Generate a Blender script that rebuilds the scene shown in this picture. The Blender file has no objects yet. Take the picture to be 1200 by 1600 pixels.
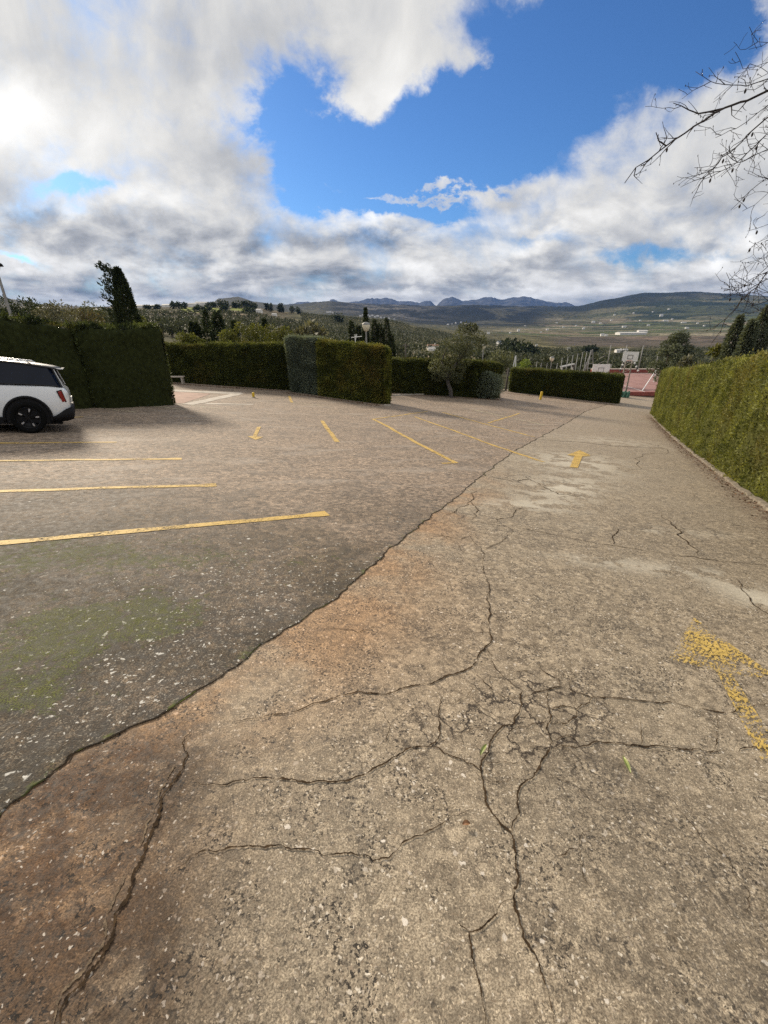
import bpy, math, random
import numpy as np
from mathutils import Vector, Matrix
random.seed(7); rng = np.random.default_rng(7)
S = bpy.context.scene
C = S.collection
R = math.radians
# ------------------------------------------------------------------ camera
F = 690.0; HZ = 492.0; CZ = 1.55          # focal length and eye-level row in photo pixels, eye height
P = math.atan((800 - HZ) / F); cP, sP = math.cos(P), math.sin(P)
cam = bpy.data.cameras.new('camera'); co = bpy.data.objects.new('camera', cam); C.objects.link(co)
co.location = (0, 0, CZ); co.rotation_euler = (math.pi / 2 - P, 0, 0)
cam.sensor_fit = 'HORIZONTAL'; cam.sensor_width = 36; cam.lens = 36 * F / 1200
cam.clip_start = 0.05; cam.clip_end = 60000
S.camera = co
S.render.engine = 'CYCLES'
S.cycles.max_bounces = 6; S.cycles.diffuse_bounces = 2; S.cycles.transparent_max_bounces = 12
S.cycles.volume_bounces = 0
S.cycles.use_denoising = False; S.cycles.denoising_prefilter = 'NONE'; S.cycles.denoising_input_passes = 'RGB_ALBEDO_NORMAL'
S.view_settings.view_transform = 'Standard'; S.view_settings.look = 'None'
S.view_settings.exposure = 0.35; S.view_settings.gamma = 1.0

def ray(px, py):                            # slope (sideways, up) per metre forward of a photo pixel
    xr = (px - 600) / F; yu = (800 - py) / F; f = cP + yu * sP
    return xr / f, (yu * cP - sP) / f
def G(x, y):                                # height of the sloping car park
    t = np.clip(np.asarray(y, float) - 10, 0, 47)
    return -.0706 * x - .1232 * y + .0013 * t * t + .1222 * np.maximum(0, np.asarray(y, float) - 57)
def gp(px, py):                             # where that pixel's ray meets the car park
    u, e = ray(px, py); y = .2
    while y < 90 and CZ + e * y >= G(u * y, y): y += .05
    a, b = y - .05, y
    for _ in range(20):
        m = (a + b) / 2
        if CZ + e * m >= G(u * m, m): a = m
        else: b = m
    return Vector((u * b, b, float(G(u * b, b))))
def pt(px, py, Y):
    u, e = ray(px, py); return Vector((u * Y, Y, CZ + e * Y))
def ztop(py, Y): return CZ + ray(600, py)[1] * Y

# ------------------------------------------------------------------ node helper
class N:
    nt = None
    def __init__(s, k): s.k = k
    def _m(a, op, b=None, c=None, clamp=False):
        n = N.nt.nodes.new('ShaderNodeMath'); n.operation = op; n.use_clamp = clamp
        for i, v in enumerate((a, b, c)):
            if v is None: continue
            if isinstance(v, N): N.nt.links.new(v.k, n.inputs[i])
            else: n.inputs[i].default_value = v
        return N(n.outputs[0])
    def __add__(a, b): return N._m(a, 'ADD', b)
    __radd__ = __add__
    def __sub__(a, b): return N._m(a, 'SUBTRACT', b)
    def __rsub__(a, b): return N._m(b, 'SUBTRACT', a)
    def __mul__(a, b): return N._m(a, 'MULTIPLY', b)
    __rmul__ = __mul__
    def __truediv__(a, b): return N._m(a, 'DIVIDE', b)
    def max(a, b): return N._m(a, 'MAXIMUM', b)
    def min(a, b): return N._m(a, 'MINIMUM', b)
    def sat(a): return N._m(a, 'ADD', 0.0, None, True)
    def exp(a): return N._m(math.e, 'POWER', a)
    def pow(a, b): return N._m(a, 'POWER', b)
    def ss(a, lo, hi):
        n = N.nt.nodes.new('ShaderNodeMapRange'); n.interpolation_type = 'SMOOTHSTEP'
        N.nt.links.new(a.k, n.inputs[0]); n.inputs[1].default_value = lo; n.inputs[2].default_value = hi
        return N(n.outputs[0])
    def lin(a, lo, hi, o0=0., o1=1.):
        n = N.nt.nodes.new('ShaderNodeMapRange'); N.nt.links.new(a.k, n.inputs[0])
        for i, v in enumerate((lo, hi, o0, o1)): n.inputs[i + 1].default_value = v
        return N(n.outputs[0])
def new(t): return N.nt.nodes.new(t)
def lk(a, b): N.nt.links.new(a.k if isinstance(a, N) else a, b)
def comb(x, y, z=0.):
    n = new('ShaderNodeCombineXYZ')
    for i, v in enumerate((x, y, z)):
        if isinstance(v, N): lk(v, n.inputs[i])
        else: n.inputs[i].default_value = v
    return N(n.outputs[0])
def noise(vec, scale, detail=4, rough=.5, dist=0., dim='3D', col=False):
    n = new('ShaderNodeTexNoise'); n.noise_dimensions = dim
    if vec is not None: lk(vec, n.inputs['Vector'])
    n.inputs['Scale'].default_value = scale; n.inputs['Detail'].default_value = detail
    n.inputs['Roughness'].default_value = rough; n.inputs['Distortion'].default_value = dist
    return N(n.outputs['Color' if col else 'Fac'])
def voro(vec, scale, feat='F1', dim='2D', rand=1.):
    n = new('ShaderNodeTexVoronoi'); n.voronoi_dimensions = dim; n.feature = feat
    lk(vec, n.inputs['Vector']); n.inputs['Scale'].default_value = scale; n.inputs['Randomness'].default_value = rand
    return n
def mix(f, a, b, mode='MIX'):
    n = new('ShaderNodeMix'); n.data_type = 'RGBA'; n.blend_type = mode; n.clamp_factor = True
    for s_, v in ((n.inputs[0], f), (n.inputs[6], a), (n.inputs[7], b)):
        if isinstance(v, N): lk(v, s_)
        elif isinstance(v, (int, float)): s_.default_value = v
        else: s_.default_value = (*v, 1)
    return N(n.outputs[2])
def sep(v):
    n = new('ShaderNodeSeparateXYZ'); lk(v, n.inputs[0]); return [N(o) for o in n.outputs]
def sepc(v):
    n = new('ShaderNodeSeparateColor'); lk(v, n.inputs[0]); return [N(o) for o in n.outputs]
def attr(name, out='Fac'):
    n = new('ShaderNodeAttribute'); n.attribute_name = name; return N(n.outputs[out])
def gaus(x, y, x0, y0, rx, ry, rot=0.):
    c, s = math.cos(rot), math.sin(rot)
    dx, dy = x - x0, y - y0
    a = (dx * c + dy * s) * (1 / rx); b = (dy * c - dx * s) * (1 / ry)
    return (0 - (a * a + b * b)).exp()

# ------------------------------------------------------------------ sky and sun
SUN_AZ, SUN_EL = R(-38), R(23)              # to the left of straight ahead, behind thin cloud
w = bpy.data.worlds.new('World'); S.world = w; w.use_nodes = True
N.nt = w.node_tree; N.nt.nodes.clear()
SKY_K = .1
bg = new('ShaderNodeBackground'); wo = new('ShaderNodeOutputWorld'); lk(bg.outputs[0], wo.inputs[0])
bg.inputs[1].default_value = SKY_K
w.cycles.sampling_method = 'MANUAL'; w.cycles.sample_map_resolution = 512
sk = new('ShaderNodeTexSky'); sk.sky_type = 'NISHITA'; sk.sun_disc = False
sk.sun_elevation = SUN_EL; sk.sun_rotation = SUN_AZ; sk.altitude = 700; sk.dust_density = .6; sk.ozone_density = 2.5; sk.air_density = 1.0
tc = new('ShaderNodeTexCoord')
dx, dy, dz = sep(tc.outputs['Generated'])
yc = dy.max(.1); u0 = dx / yc; v0 = dz / yc
# cloud deck seen in perspective: flattens towards the horizon
vp = v0.max(0.)
Px = u0 * 3.0; Py = N._m(vp + .075, 'LOGARITHM', math.e)
Pv = comb(Px, Py)
n1 = noise(Pv, .95, 4, .5, .3)
n2 = noise(comb(Px + 7.3, Py - 3.1), 2.1, 9, .60, .35)
nw = sepc(noise(comb(u0 * 1., v0 * 1.4, 3.), 6.0, 8, .62, .2, '3D', True))
n4 = noise(comb(u0 * 1., v0 * 1.3 + u0 * .3, 8.), 15.0, 7, .62, .3)
uw = u0 + (nw[0] - .5) * .28; vw = v0 + (nw[1] - .5) * .17
def spot(px, py, rx, ry, rot=0., amp=1.):
    f = cP + (800 - py) / F * sP
    u, e = ray(px, py)
    return gaus(uw, vw, u, e, rx / F / f, ry / F / f / 1.05, R(rot)) * amp
def total(lst):
    t = None
    for a in lst: t = spot(*a) if t is None else t + spot(*a)
    return t
blue = total([(490, 215, 75, 75, 0, 1.), (430, 160, 75, 48, 25, 1.0), (600, 240, 110, 60, 0, 1.1), (730, 205, 120, 85, 0, 1.2),
              (850, 95, 120, 120, 0, 1.3), (990, 50, 130, 80, 0, 1.2), (1120, 40, 90, 50, 0, .9), (480, 290, 40, 35, 0, .9), (560, 310, 110, 14, 0, .7),
              (660, 318, 70, 13, 0, .85), (760, 240, 70, 24, 0, .6), (125, 283, 55, 20, 8, .90), (905, 130, 90, 50, -30, .5), (15, 403, 30, 8, -20, .8), (1000, 392, 60, 12, 0, .6), (1120, 400, 70, 10, 0, .35), (880, 205, 50, 22, 0, .5), (830, 385, 40, 8, 0, .3)])
extra = total([(755, 78, 62, 30, 15, .8), (630, 80, 80, 70, 0, .62), (640, 296, 90, 6, 3, .70), (750, 302, 95, 22, 8, .6), (525, 288, 30, 7, 0, .5), (895, 178, 55, 16, 10, .6), (570, 150, 60, 28, 20, .5), (720, 165, 16, 14, 0, .35), (860, 240, 60, 14, 20, .35)])
cov = 1.0 - blue + extra + (n1 - .5) * .7 + (n2 - .5) * 1.3 + (n4 - .5) * .7
dens = cov.ss(.22, 1.05)
dark = total([(105, 355, 150, 30, -8, .75), (375, 280, 95, 70, -30, .6), (300, 365, 140, 30, 0, .6), (560, 392, 150, 22, 0, .8), (420, 425, 190, 14, 0, .6),
              (150, 448, 240, 14, 0, .8), (520, 442, 150, 12, 0, .6), (340, 60, 300, 80, 8, .42), (1050, 300, 190, 50, 0, .38), (730, 440, 160, 12, 0, .5), (270, 170, 60, 55, 30, .3), (620, 372, 60, 14, 0, .4), (960, 425, 200, 12, 0, .5), (1130, 170, 90, 60, 0, .2)])
lite = total([(0, 160, 75, 62, 0, .9), (110, 215, 140, 60, 0, .4), (340, 165, 70, 45, 0, .4), (270, 300, 110, 28, 0, .4), (640, 345, 150, 14, 0, .4), (560, 60, 80, 100, 0, .2), (60, 325, 90, 14, 0, .35), (260, 408, 220, 9, 0, .4), (640, 458, 420, 7, 0, .35), (200, 475, 200, 6, 0, .4), (640, 160, 120, 20, 0, .3), (480, 270, 20, 40, 0, .3)])
n1s = noise(comb(Px - .16, Py + .20), .95, 4, .5, .3)
n2s = noise(comb(Px + 7.3 - .07, Py - 3.1 + .10), 2.1, 9, .60, .35)
relief = (n1 - n1s) * 1.0 + (n2 - n2s) * .95
n3 = noise(comb(Px * .9 - 4.3, Py + 9.1), 1.5, 7, .5, .5)
n5 = noise(comb(Px * .8 + 2.7, Py * 1.15 + 4.4), 3.3, 9, .55, .3).ss(.36, .64)
near = 1 - v0.ss(.05, .30)                     # more broken and contrasty low over the horizon
L = .78 + near * .08 + (n5 - .5) * (near * .34 + .06) + relief * (.40 + near * .8) + (n4 - .5) * (.06 + near * .22) - dark * (.40 + (n3 - .5) * 1.6).max(0.) * 1.0 + lite * .36 + (n3 - .5) * (.12 + near * .7) + (1 - dens) * .10
L = L.max(.24).min(1.25)
cc = mix(L.lin(.25, .80), (.90, .95, 1.05), (1.0, .985, .95))
sc_ = new('ShaderNodeVectorMath'); sc_.operation = 'SCALE'; lk(cc, sc_.inputs[0]); lk(L * (.80 / SKY_K), sc_.inputs['Scale'])
skc = mix(1., sk.outputs[0] and N(sk.outputs[0]), (.38, .63, .94), 'MULTIPLY')
behind = dy.ss(-.35, .15)                    # the sky behind the camera: broken cloud
clo = mix(dens, skc, N(sc_.outputs[0]))
lk(clo, bg.inputs[0])
sun = bpy.data.lights.new('sun', 'SUN'); sun.energy = 4.8; sun.angle = R(11); sun.color = (1, .87, .69)
so = bpy.data.objects.new('sun', sun); C.objects.link(so)
sd = Vector((math.sin(SUN_AZ) * math.cos(SUN_EL), math.cos(SUN_AZ) * math.cos(SUN_EL), math.sin(SUN_EL)))
so.rotation_euler = sd.to_track_quat('Z', 'Y').to_euler(); so.location = (0, 0, 30)

# ------------------------------------------------------------------ numpy noise
_T = rng.random((256, 256))
def vnoise(x, y):
    xi = np.floor(x).astype(int); yi = np.floor(y).astype(int); fx = x - xi; fy = y - yi
    fx = fx * fx * (3 - 2 * fx); fy = fy * fy * (3 - 2 * fy)
    a = _T[xi & 255, yi & 255]; b = _T[(xi + 1) & 255, yi & 255]; c = _T[xi & 255, (yi + 1) & 255]; d = _T[(xi + 1) & 255, (yi + 1) & 255]
    return (a * (1 - fx) + b * fx) * (1 - fy) + (c * (1 - fx) + d * fx) * fy
def fbm(x, y, o=5, g=.5):
    x = np.asarray(x, float); y = np.asarray(y, float); t = 0; a = 1; m = 0
    for i in range(o):
        t = t + a * vnoise(x + 17.3 * i, y + 9.1 * i); m += a; a *= g; x = x * 2.03; y = y * 2.03
    return t / m

# ------------------------------------------------------------------ mesh helpers
def link(name, me, mats, parent=None, smooth=False):
    o = bpy.data.objects.new(name, me); C.objects.link(o)
    for m in (mats if isinstance(mats, (list, tuple)) else [mats]): me.materials.append(m)
    if parent is not None: o.parent = parent
    if smooth: me.polygons.foreach_set('use_smooth', [True] * len(me.polygons))
    return o
def mesh(v, f, mi=None):
    me = bpy.data.meshes.new('m'); me.from_pydata([tuple(p) for p in v], [], [tuple(q) for q in f])
    if mi is not None: me.polygons.foreach_set('material_index', mi)
    me.update(); return me
def npmesh(v, f, tint=None, col=None):      # v (n,3), f (m,4) quads
    me = bpy.data.meshes.new('m'); v = np.asarray(v, np.float32); f = np.asarray(f, np.int32)
    me.vertices.add(len(v)); me.vertices.foreach_set('co', v.ravel())
    k = f.shape[1]; me.loops.add(f.size); me.polygons.add(len(f))
    me.loops.foreach_set('vertex_index', f.ravel())
    me.polygons.foreach_set('loop_start', np.arange(0, f.size, k, dtype=np.int32))
    me.update(calc_edges=True); me.validate()
    if tint is not None:
        a = me.attributes.new('tint', 'FLOAT', 'POINT'); a.data.foreach_set('value', np.asarray(tint, np.float32))
    if col is not None:
        a = me.attributes.new('col', 'FLOAT_COLOR', 'POINT'); c4 = np.ones((len(v), 4), np.float32); c4[:, :3] = col
        a.data.foreach_set('color', c4.ravel())
    return me
def thing(name, label, cat, loc=(0, 0, 0), group=None, rot=None):
    o = bpy.data.objects.new(name, None); C.objects.link(o); o.location = loc
    if rot is not None: o.rotation_euler = rot
    return tag(o, label, cat, group)
def tag(o, label, cat, group=None):
    o['label'] = label; o['category'] = cat
    if group: o['group'] = group
    return o
def struct(o): o['kind'] = 'structure'; return o
class MB:                                   # collects simple solids into one mesh
    def __init__(s): s.v = []; s.f = []; s.m = []
    def add(s, v, f, mi=0):
        b = len(s.v); s.v += [tuple(p) for p in v]; s.f += [tuple(i + b for i in q) for q in f]; s.m += [mi] * len(f)
    def box(s, c, d, rot=None, bev=0., mi=0):
        x, y, z = d[0] / 2, d[1] / 2, d[2] / 2
        v = [Vector((a * x, b * y, e * z)) for e in (-1, 1) for b in (-1, 1) for a in (-1, 1)]
        if rot is not None: v = [rot @ p for p in v]
        s.add([p + Vector(c) for p in v], [(0, 2, 3, 1), (4, 5, 7, 6), (0, 1, 5, 4), (2, 6, 7, 3), (0, 4, 6, 2), (1, 3, 7, 5)], mi)
    def tube(s, pts, rad, n=6, mi=0, cap=True):
        pts = [Vector(p) for p in pts]
        if isinstance(rad, (int, float)): rad = [rad] * len(pts)
        b = len(s.v); prev = Vector((.31, .87, .38))
        for i, p in enumerate(pts):
            d = (pts[min(i + 1, len(pts) - 1)] - pts[max(i - 1, 0)])
            d = d.normalized() if d.length > 1e-9 else Vector((0, 0, 1))
            a = prev - d * prev.dot(d)
            a = a.normalized() if a.length > 1e-4 else d.orthogonal().normalized()
            prev = a; c = d.cross(a)
            for k in range(n):
                t = 2 * math.pi * k / n; s.v.append(tuple(p + (a * math.cos(t) + c * math.sin(t)) * rad[i]))
        for i in range(len(pts) - 1):
            for k in range(n):
                k2 = (k + 1) % n; s.f.append((b + i * n + k, b + i * n + k2, b + (i + 1) * n + k2, b + (i + 1) * n + k)); s.m.append(mi)
        if cap:
            s.f.append(tuple(b + k for k in range(n - 1, -1, -1))); s.m.append(mi)
            e = b + (len(pts) - 1) * n; s.f.append(tuple(e + k for k in range(n))); s.m.append(mi)
    def lathe(s, prof, c=(0, 0, 0), n=16, mi=0, axis='Z'):
        b = len(s.v)
        for r, h in prof:
            for k in range(n):
                t = 2 * math.pi * k / n; a, d = r * math.cos(t), r * math.sin(t)
                p = (a, d, h) if axis == 'Z' else (a, h, d)
                s.v.append((p[0] + c[0], p[1] + c[1], p[2] + c[2]))
        for i in range(len(prof) - 1):
            for k in range(n):
                k2 = (k + 1) % n; s.f.append((b + i * n + k, b + i * n + k2, b + (i + 1) * n + k2, b + (i + 1) * n + k)); s.m.append(mi)
    def build(s, name, mats, parent=None, smooth=False):
        return link(name, mesh(s.v, s.f, s.m), mats, parent, smooth)

# ------------------------------------------------------------------ materials
def mat(name, color=(.5, .5, .5), rough=.6, metal=0., fn=None, bump=None, spec=.5, coat=0.):
    m = bpy.data.materials.new(name); m.use_nodes = True; N.nt = m.node_tree
    b = N.nt.nodes['Principled BSDF']; b.inputs['Base Color'].default_value = (*color, 1)
    b.inputs['Roughness'].default_value = rough; b.inputs['Metallic'].default_value = metal
    b.inputs['Specular IOR Level'].default_value = spec; b.inputs['Coat Weight'].default_value = coat
    if fn:
        c = fn(b)
        if c is not None: lk(c, b.inputs['Base Color'])
    return m
def pos():
    n = new('ShaderNodeNewGeometry'); return N(n.outputs['Position'])
def objpos():
    n = new('ShaderNodeTexCoord'); return N(n.outputs['Object'])
def setbump(b, h, dist, strength=1.):
    n = new('ShaderNodeBump'); n.inputs['Distance'].default_value = dist; n.inputs['Strength'].default_value = strength
    lk(h, n.inputs['Height']); lk(n.outputs[0], b.inputs['Normal'])
def worn(name, color, rough=.6, metal=0., var=.3, scale=6., spec=.3):
    def fn(b):
        n = noise(objpos(), scale, 5, .6); return mix(n.lin(.3, .7), tuple(c * (1 - var) for c in color), tuple(min(1, c * (1 + var * .6)) for c in color))
    return mat(name, color, rough, metal, fn, spec=spec)
def leafmat(name, c0, c1, c2=None, trans=.25, rough=.7, pscale=.8, patch=None):
    """foliage: tint attribute picks between two leaf colours, slow noise adds a third"""
    m = bpy.data.materials.new(name); m.use_nodes = True; N.nt = m.node_tree; N.nt.nodes.clear()
    out = new('ShaderNodeOutputMaterial')
    p = pos(); t = attr('tint')
    col = mix(t, c0, c1)
    if c2 is not None:
        nn = noise(p, pscale, 4, .6); col = mix(nn.ss(.5, .68) * .8, col, c2)
    if patch is not None: col = patch(col, p)
    d = new('ShaderNodeBsdfPrincipled'); lk(col, d.inputs['Base Color']); d.inputs['Roughness'].default_value = rough; d.inputs['Specular IOR Level'].default_value = .25
    tr = new('ShaderNodeBsdfTranslucent'); lk(mix(1., col, (1.3, 1.25, .6), 'MULTIPLY'), tr.inputs[0])
    mx = new('ShaderNodeMixShader'); mx.inputs[0].default_value = trans
    lk(d.outputs[0], mx.inputs[1]); lk(tr.outputs[0], mx.inputs[2]); lk(mx.outputs[0], out.inputs[0])
    return m
bark = mat('bark', fn=lambda b: mix(noise(objpos(), 14, 5, .65).lin(.3, .7), (.045, .035, .028), (.14, .115, .09)), rough=.9)
greybark = mat('grey_bark', fn=lambda b: mix(noise(objpos(), 20, 5, .65).lin(.3, .7), (.05, .043, .04), (.12, .105, .095)), rough=.9)
metal_grey = worn('galvanised', (.26, .26, .25), .6, .2)
rust_grey = worn('rusty_post', (.34, .31, .27), .7, .1, .35, 9)
white_paint = worn('white_paint', (.78, .78, .75), .5, 0, .12)

# ------------------------------------------------------------------ ground
SEAM_PX = [(0, 1280), (60, 1230), (130, 1180), (205, 1138), (290, 1095), (340, 1065), (390, 1030), (440, 985), (520, 938), (600, 868), (650, 827), (700, 787), (740, 752), (770, 730), (800, 706), (860, 674), (915, 642), (958, 629)]
seam = [gp(*p) for p in SEAM_PX]
sy = np.array([p.y for p in seam]); sx = np.array([p.x for p in seam])
sl0 = (sx[2] - sx[0]) / (sy[2] - sy[0])
def seam_x(y):
    y = np.asarray(y, float)
    x = np.interp(y, sy, sx); x = np.where(y < sy[0], sx[0] + (y - sy[0]) * sl0, x); x = np.where(y > sy[-1], sx[-1] + (y - sy[-1]) * .5, x)
    return x + (fbm(y * 5, y * 0 + 3.3, 5, .6) - .5) * np.clip(.10 + .004 * y, 0, .3) + (fbm(y * 17, y * 0 + 8.3, 4, .7) - .5) * np.clip(.05 + .006 * y, 0, .15)
HA, HB = gp(1200, 800), gp(1018, 650)        # foot of the long hedge on the right
hs = (HB.x - HA.x) / (HB.y - HA.y)
def hedge_x(y): return np.maximum(HA.x + (np.asarray(y, float) - HA.y) * hs, 2.4)
def spaced(a, b, d0, g, dmax):
    o = [a]; d = d0
    while o[-1] < b: o.append(o[-1] + d); d = min(d * g, dmax)
    o[-1] = b; return np.array(o)
ys = np.concatenate([np.arange(-5, .3, .35), spaced(.3, 4.5, .028, 1.008, .06), spaced(4.6, 44, .1, 1.03, .6)])
def bumps(x, y): return (fbm(x * .35, y * .35, 4) - .5) * .05 + (fbm(x * 1.7 + 5, y * 1.7, 3) - .5) * .012

def surf_coords():
    p = pos(); x, y, z = sep(p); return x, y, comb(x, y)
def stain(x, y, px, py, rx, ry, rot=0):
    g = gp(px, py); return gaus(x, y, g.x, g.y, rx, ry, R(rot))
def drive_fn(b):
    x, y, v = surf_coords()
    wv = noise(v, 6, 3, .6, 0, '2D', True); c_ = sepc(wv)
    cs_ = sepc(noise(v, 75, 2, .6, 0, '2D', True))
    xw = x + (c_[0] - .5) * .05 + (cs_[0] - .5) * .016; yw = y + (c_[1] - .5) * .05 + (cs_[1] - .5) * .016; vw_ = comb(xw, yw)
    v1 = voro(vw_, 125); s1, r1 = N(v1.outputs['Distance']), sepc(N(v1.outputs['Color']))
    v2 = voro(vw_, 62); s2, r2 = N(v2.outputs['Distance']), sepc(N(v2.outputs['Color']))
    v3 = voro(vw_, 30); s3, r3 = N(v3.outputs['Distance']), sepc(N(v3.outputs['Color']))
    nf = noise(v, 170, 4, .7, 0, '2D'); nm = noise(v, 26, 8, .72, 0, '2D'); nl = noise(v, 2.6, 6, .62, .3, '2D'); ng = noise(v, .55, 6, .6, .4, '2D')
    grit = (noise(v, 5., 6, .66, .3, '2D').ss(.47, .62) * .9 + noise(v, 1.7, 5, .6, .3, '2D').ss(.46, .66) * .5).sat()
    mot = noise(v, 8, 7, .7, .2, '2D').lin(.36, .64)
    base = mix(nm.lin(.36, .64) * .65 + mot * .35, (.150, .116, .076), (.54, .45, .33))
    vs = sepc(N(voro(vw_, 24).outputs['Color'])); base = mix(.8, base, mix(1., base, mix(vs[0], (.52, .51, .50), (1.48, 1.47, 1.44)), 'MULTIPLY'))
    base = mix(ng.lin(.35, .65) * .4, base, (.355, .305, .23))
    base = mix(nf.lin(.60, .40) * .7, base, (.075, .055, .035))
    # dark grit between exposed pebbles of every tint
    ngr = noise(v, 62, 4, .72, .3, '2D'); base = mix(ngr.ss(.52, .60) * (grit * .95 + .22), base, (.028, .022, .016))
    st = mix(r1[0], (.16, .115, .075), (.60, .50, .365))
    base = mix((r1[1] - .52).ss(0., .06) * (1 - s1.ss(.26, .38)) * .85, base, st)
    st2 = mix(r2[0], (.26, .20, .145), (.68, .61, .50))
    base = mix((r2[1] - .78 + grit * .16).ss(0., .05) * (1 - (s2 + r2[2] * .12).ss(.20, .32)) * .95, base, st2)
    base = mix((r3[1] - .955 + grit * .05).ss(0., .01) * (1 - (s3 + r3[2] * .14).ss(.22, .30)) * .95, base, mix(r3[0], (.36, .30, .23), (.66, .60, .52)))
    base = mix((1 - nm.ss(.27, .40)) * .8, base, (.034, .026, .018))            # pits
    # weathering
    dk = ((nl - .5).ss(.05, .2) * .55 + stain(x, y, 1120, 1420, .40, .60, 20) * 1.3 * nm.ss(.36, .56)
          + stain(x, y, 960, 1000, .8, .6) * .35 * nl.ss(.4, .6) + stain(x, y, 1150, 860, 2., 1.5) * .35 + stain(x, y, 960, 1250, .35, .45) * 1.0 * nm.ss(.44, .6)).sat()
    base = mix((dk * (nm.lin(.62, .40) * .75 + ngr.ss(.46, .58) * .4)).sat() * .9, base, mix(nf, (.035, .029, .023), (.13, .108, .082)))
    sdist = attr('seamd')
    rust = ((1 - sdist.ss(.0, 1.15)) * (1 - sdist.ss(.0, 1.15)) * noise(v, 1.3, 5, .6, .2, '2D').ss(.33, .62) * (1 - y.ss(5., 9.)) + stain(x, y, 560, 960, .7, .9, -30) * .55 + stain(x, y, 130, 1380, .3, .35) * .5).sat()
    base = mix(rust, base, mix(1., base, (1.05, .82, .64), 'MULTIPLY'))
    ck = (stain(x, y, 0, 1400, .50, .42) * 1.5 + stain(x, y, 170, 1230, .36, .24, 25) * 1.1 + stain(x, y, 40, 1580, .40, .25) * 1.2).sat()
    base = mix((ck * (noise(v, 4, 6, .66, .3, '2D').lin(.22, .5)) * .93).sat(), base, mix(1., base, (.22, .165, .12), 'MULTIPLY'))
    base = mix((ck * (r2[1] - .80).ss(0., .06) * (1 - (s2 + r2[2] * .14).ss(.2, .32))).sat(), base, mix(r2[0], (.16, .12, .09), (.46, .41, .35)))
    pale = ((stain(x, y, 880, 762, 1.1, .55, 50) + stain(x, y, 900, 722, 1.6, 1.0, 60) * .9 + stain(x, y, 830, 790, .7, .3, 10) * .7 + stain(x, y, 1185, 935, .25, .4, 20) * .9 + stain(x, y, 940, 877, .5, .14) * .6 + stain(x, y, 1060, 893, .5, .14) * .6 + stain(x, y, 1030, 830, .8, .16) * .5 + stain(x, y, 960, 690, 2.2, 1.2) * .5)
            * noise(v, 2.2, 9, .68, .15, '2D').ss(.45, .53)).sat()
    base = mix(pale * .8, base, mix(nm, (.40, .36, .285), (.60, .555, .46)))
    redder = (y.ss(9., 22.) * noise(v, .35, 5, .6, 0, '2D').lin(.3, .7)).sat()
    base = mix(redder * .45, base, (.30, .225, .17))
    xc = x + (noise(v, 9, 5, .65, 0, '2D') - .5) * .16; yc2 = y + (noise(comb(y, x), 9, 5, .65, 0, '2D') - .5) * .16
    ve = N(voro(comb(xc, yc2), 5.2, 'DISTANCE_TO_EDGE').outputs[0]); ve2 = N(voro(comb(xc + 3, yc2), 2.1, 'DISTANCE_TO_EDGE').outputs[0])
    netm = (stain(x, y, 850, 1095, .40, .28) * 1.2 + stain(x, y, 790, 1150, .35, .25) * .9 + stain(x, y, 660, 1150, .3, .2) * .6).sat() * noise(v, 5, 3, .5, 0, '2D').ss(.28, .42)
    netf = (stain(x, y, 740, 815, 1.0, .5) + stain(x, y, 820, 750, 1.2, .6) + stain(x, y, 1100, 830, 1.3, .5) * .8).sat() * noise(v, 2, 3, .5, 0, '2D').ss(.34, .48)
    base = mix(((1 - ve.ss(.014, .046)) * netm * 1.0 + (1 - ve2.ss(.010, .036)) * netf * .85).sat(), base, (.035, .025, .017))
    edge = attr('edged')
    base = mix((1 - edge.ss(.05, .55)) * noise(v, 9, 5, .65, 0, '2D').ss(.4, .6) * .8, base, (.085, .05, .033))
    h = nf * .8 + nm * 1.5 - ngr.ss(.5, .62) * .5 + (1 - s2.ss(.1, .4)) * .4 * (r2[1] - .6).ss(0., .1)
    setbump(b, h, .006, .28)
    lk(nm.lin(.3, .7, .62, .9), b.inputs['Roughness'])
    return base
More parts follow.
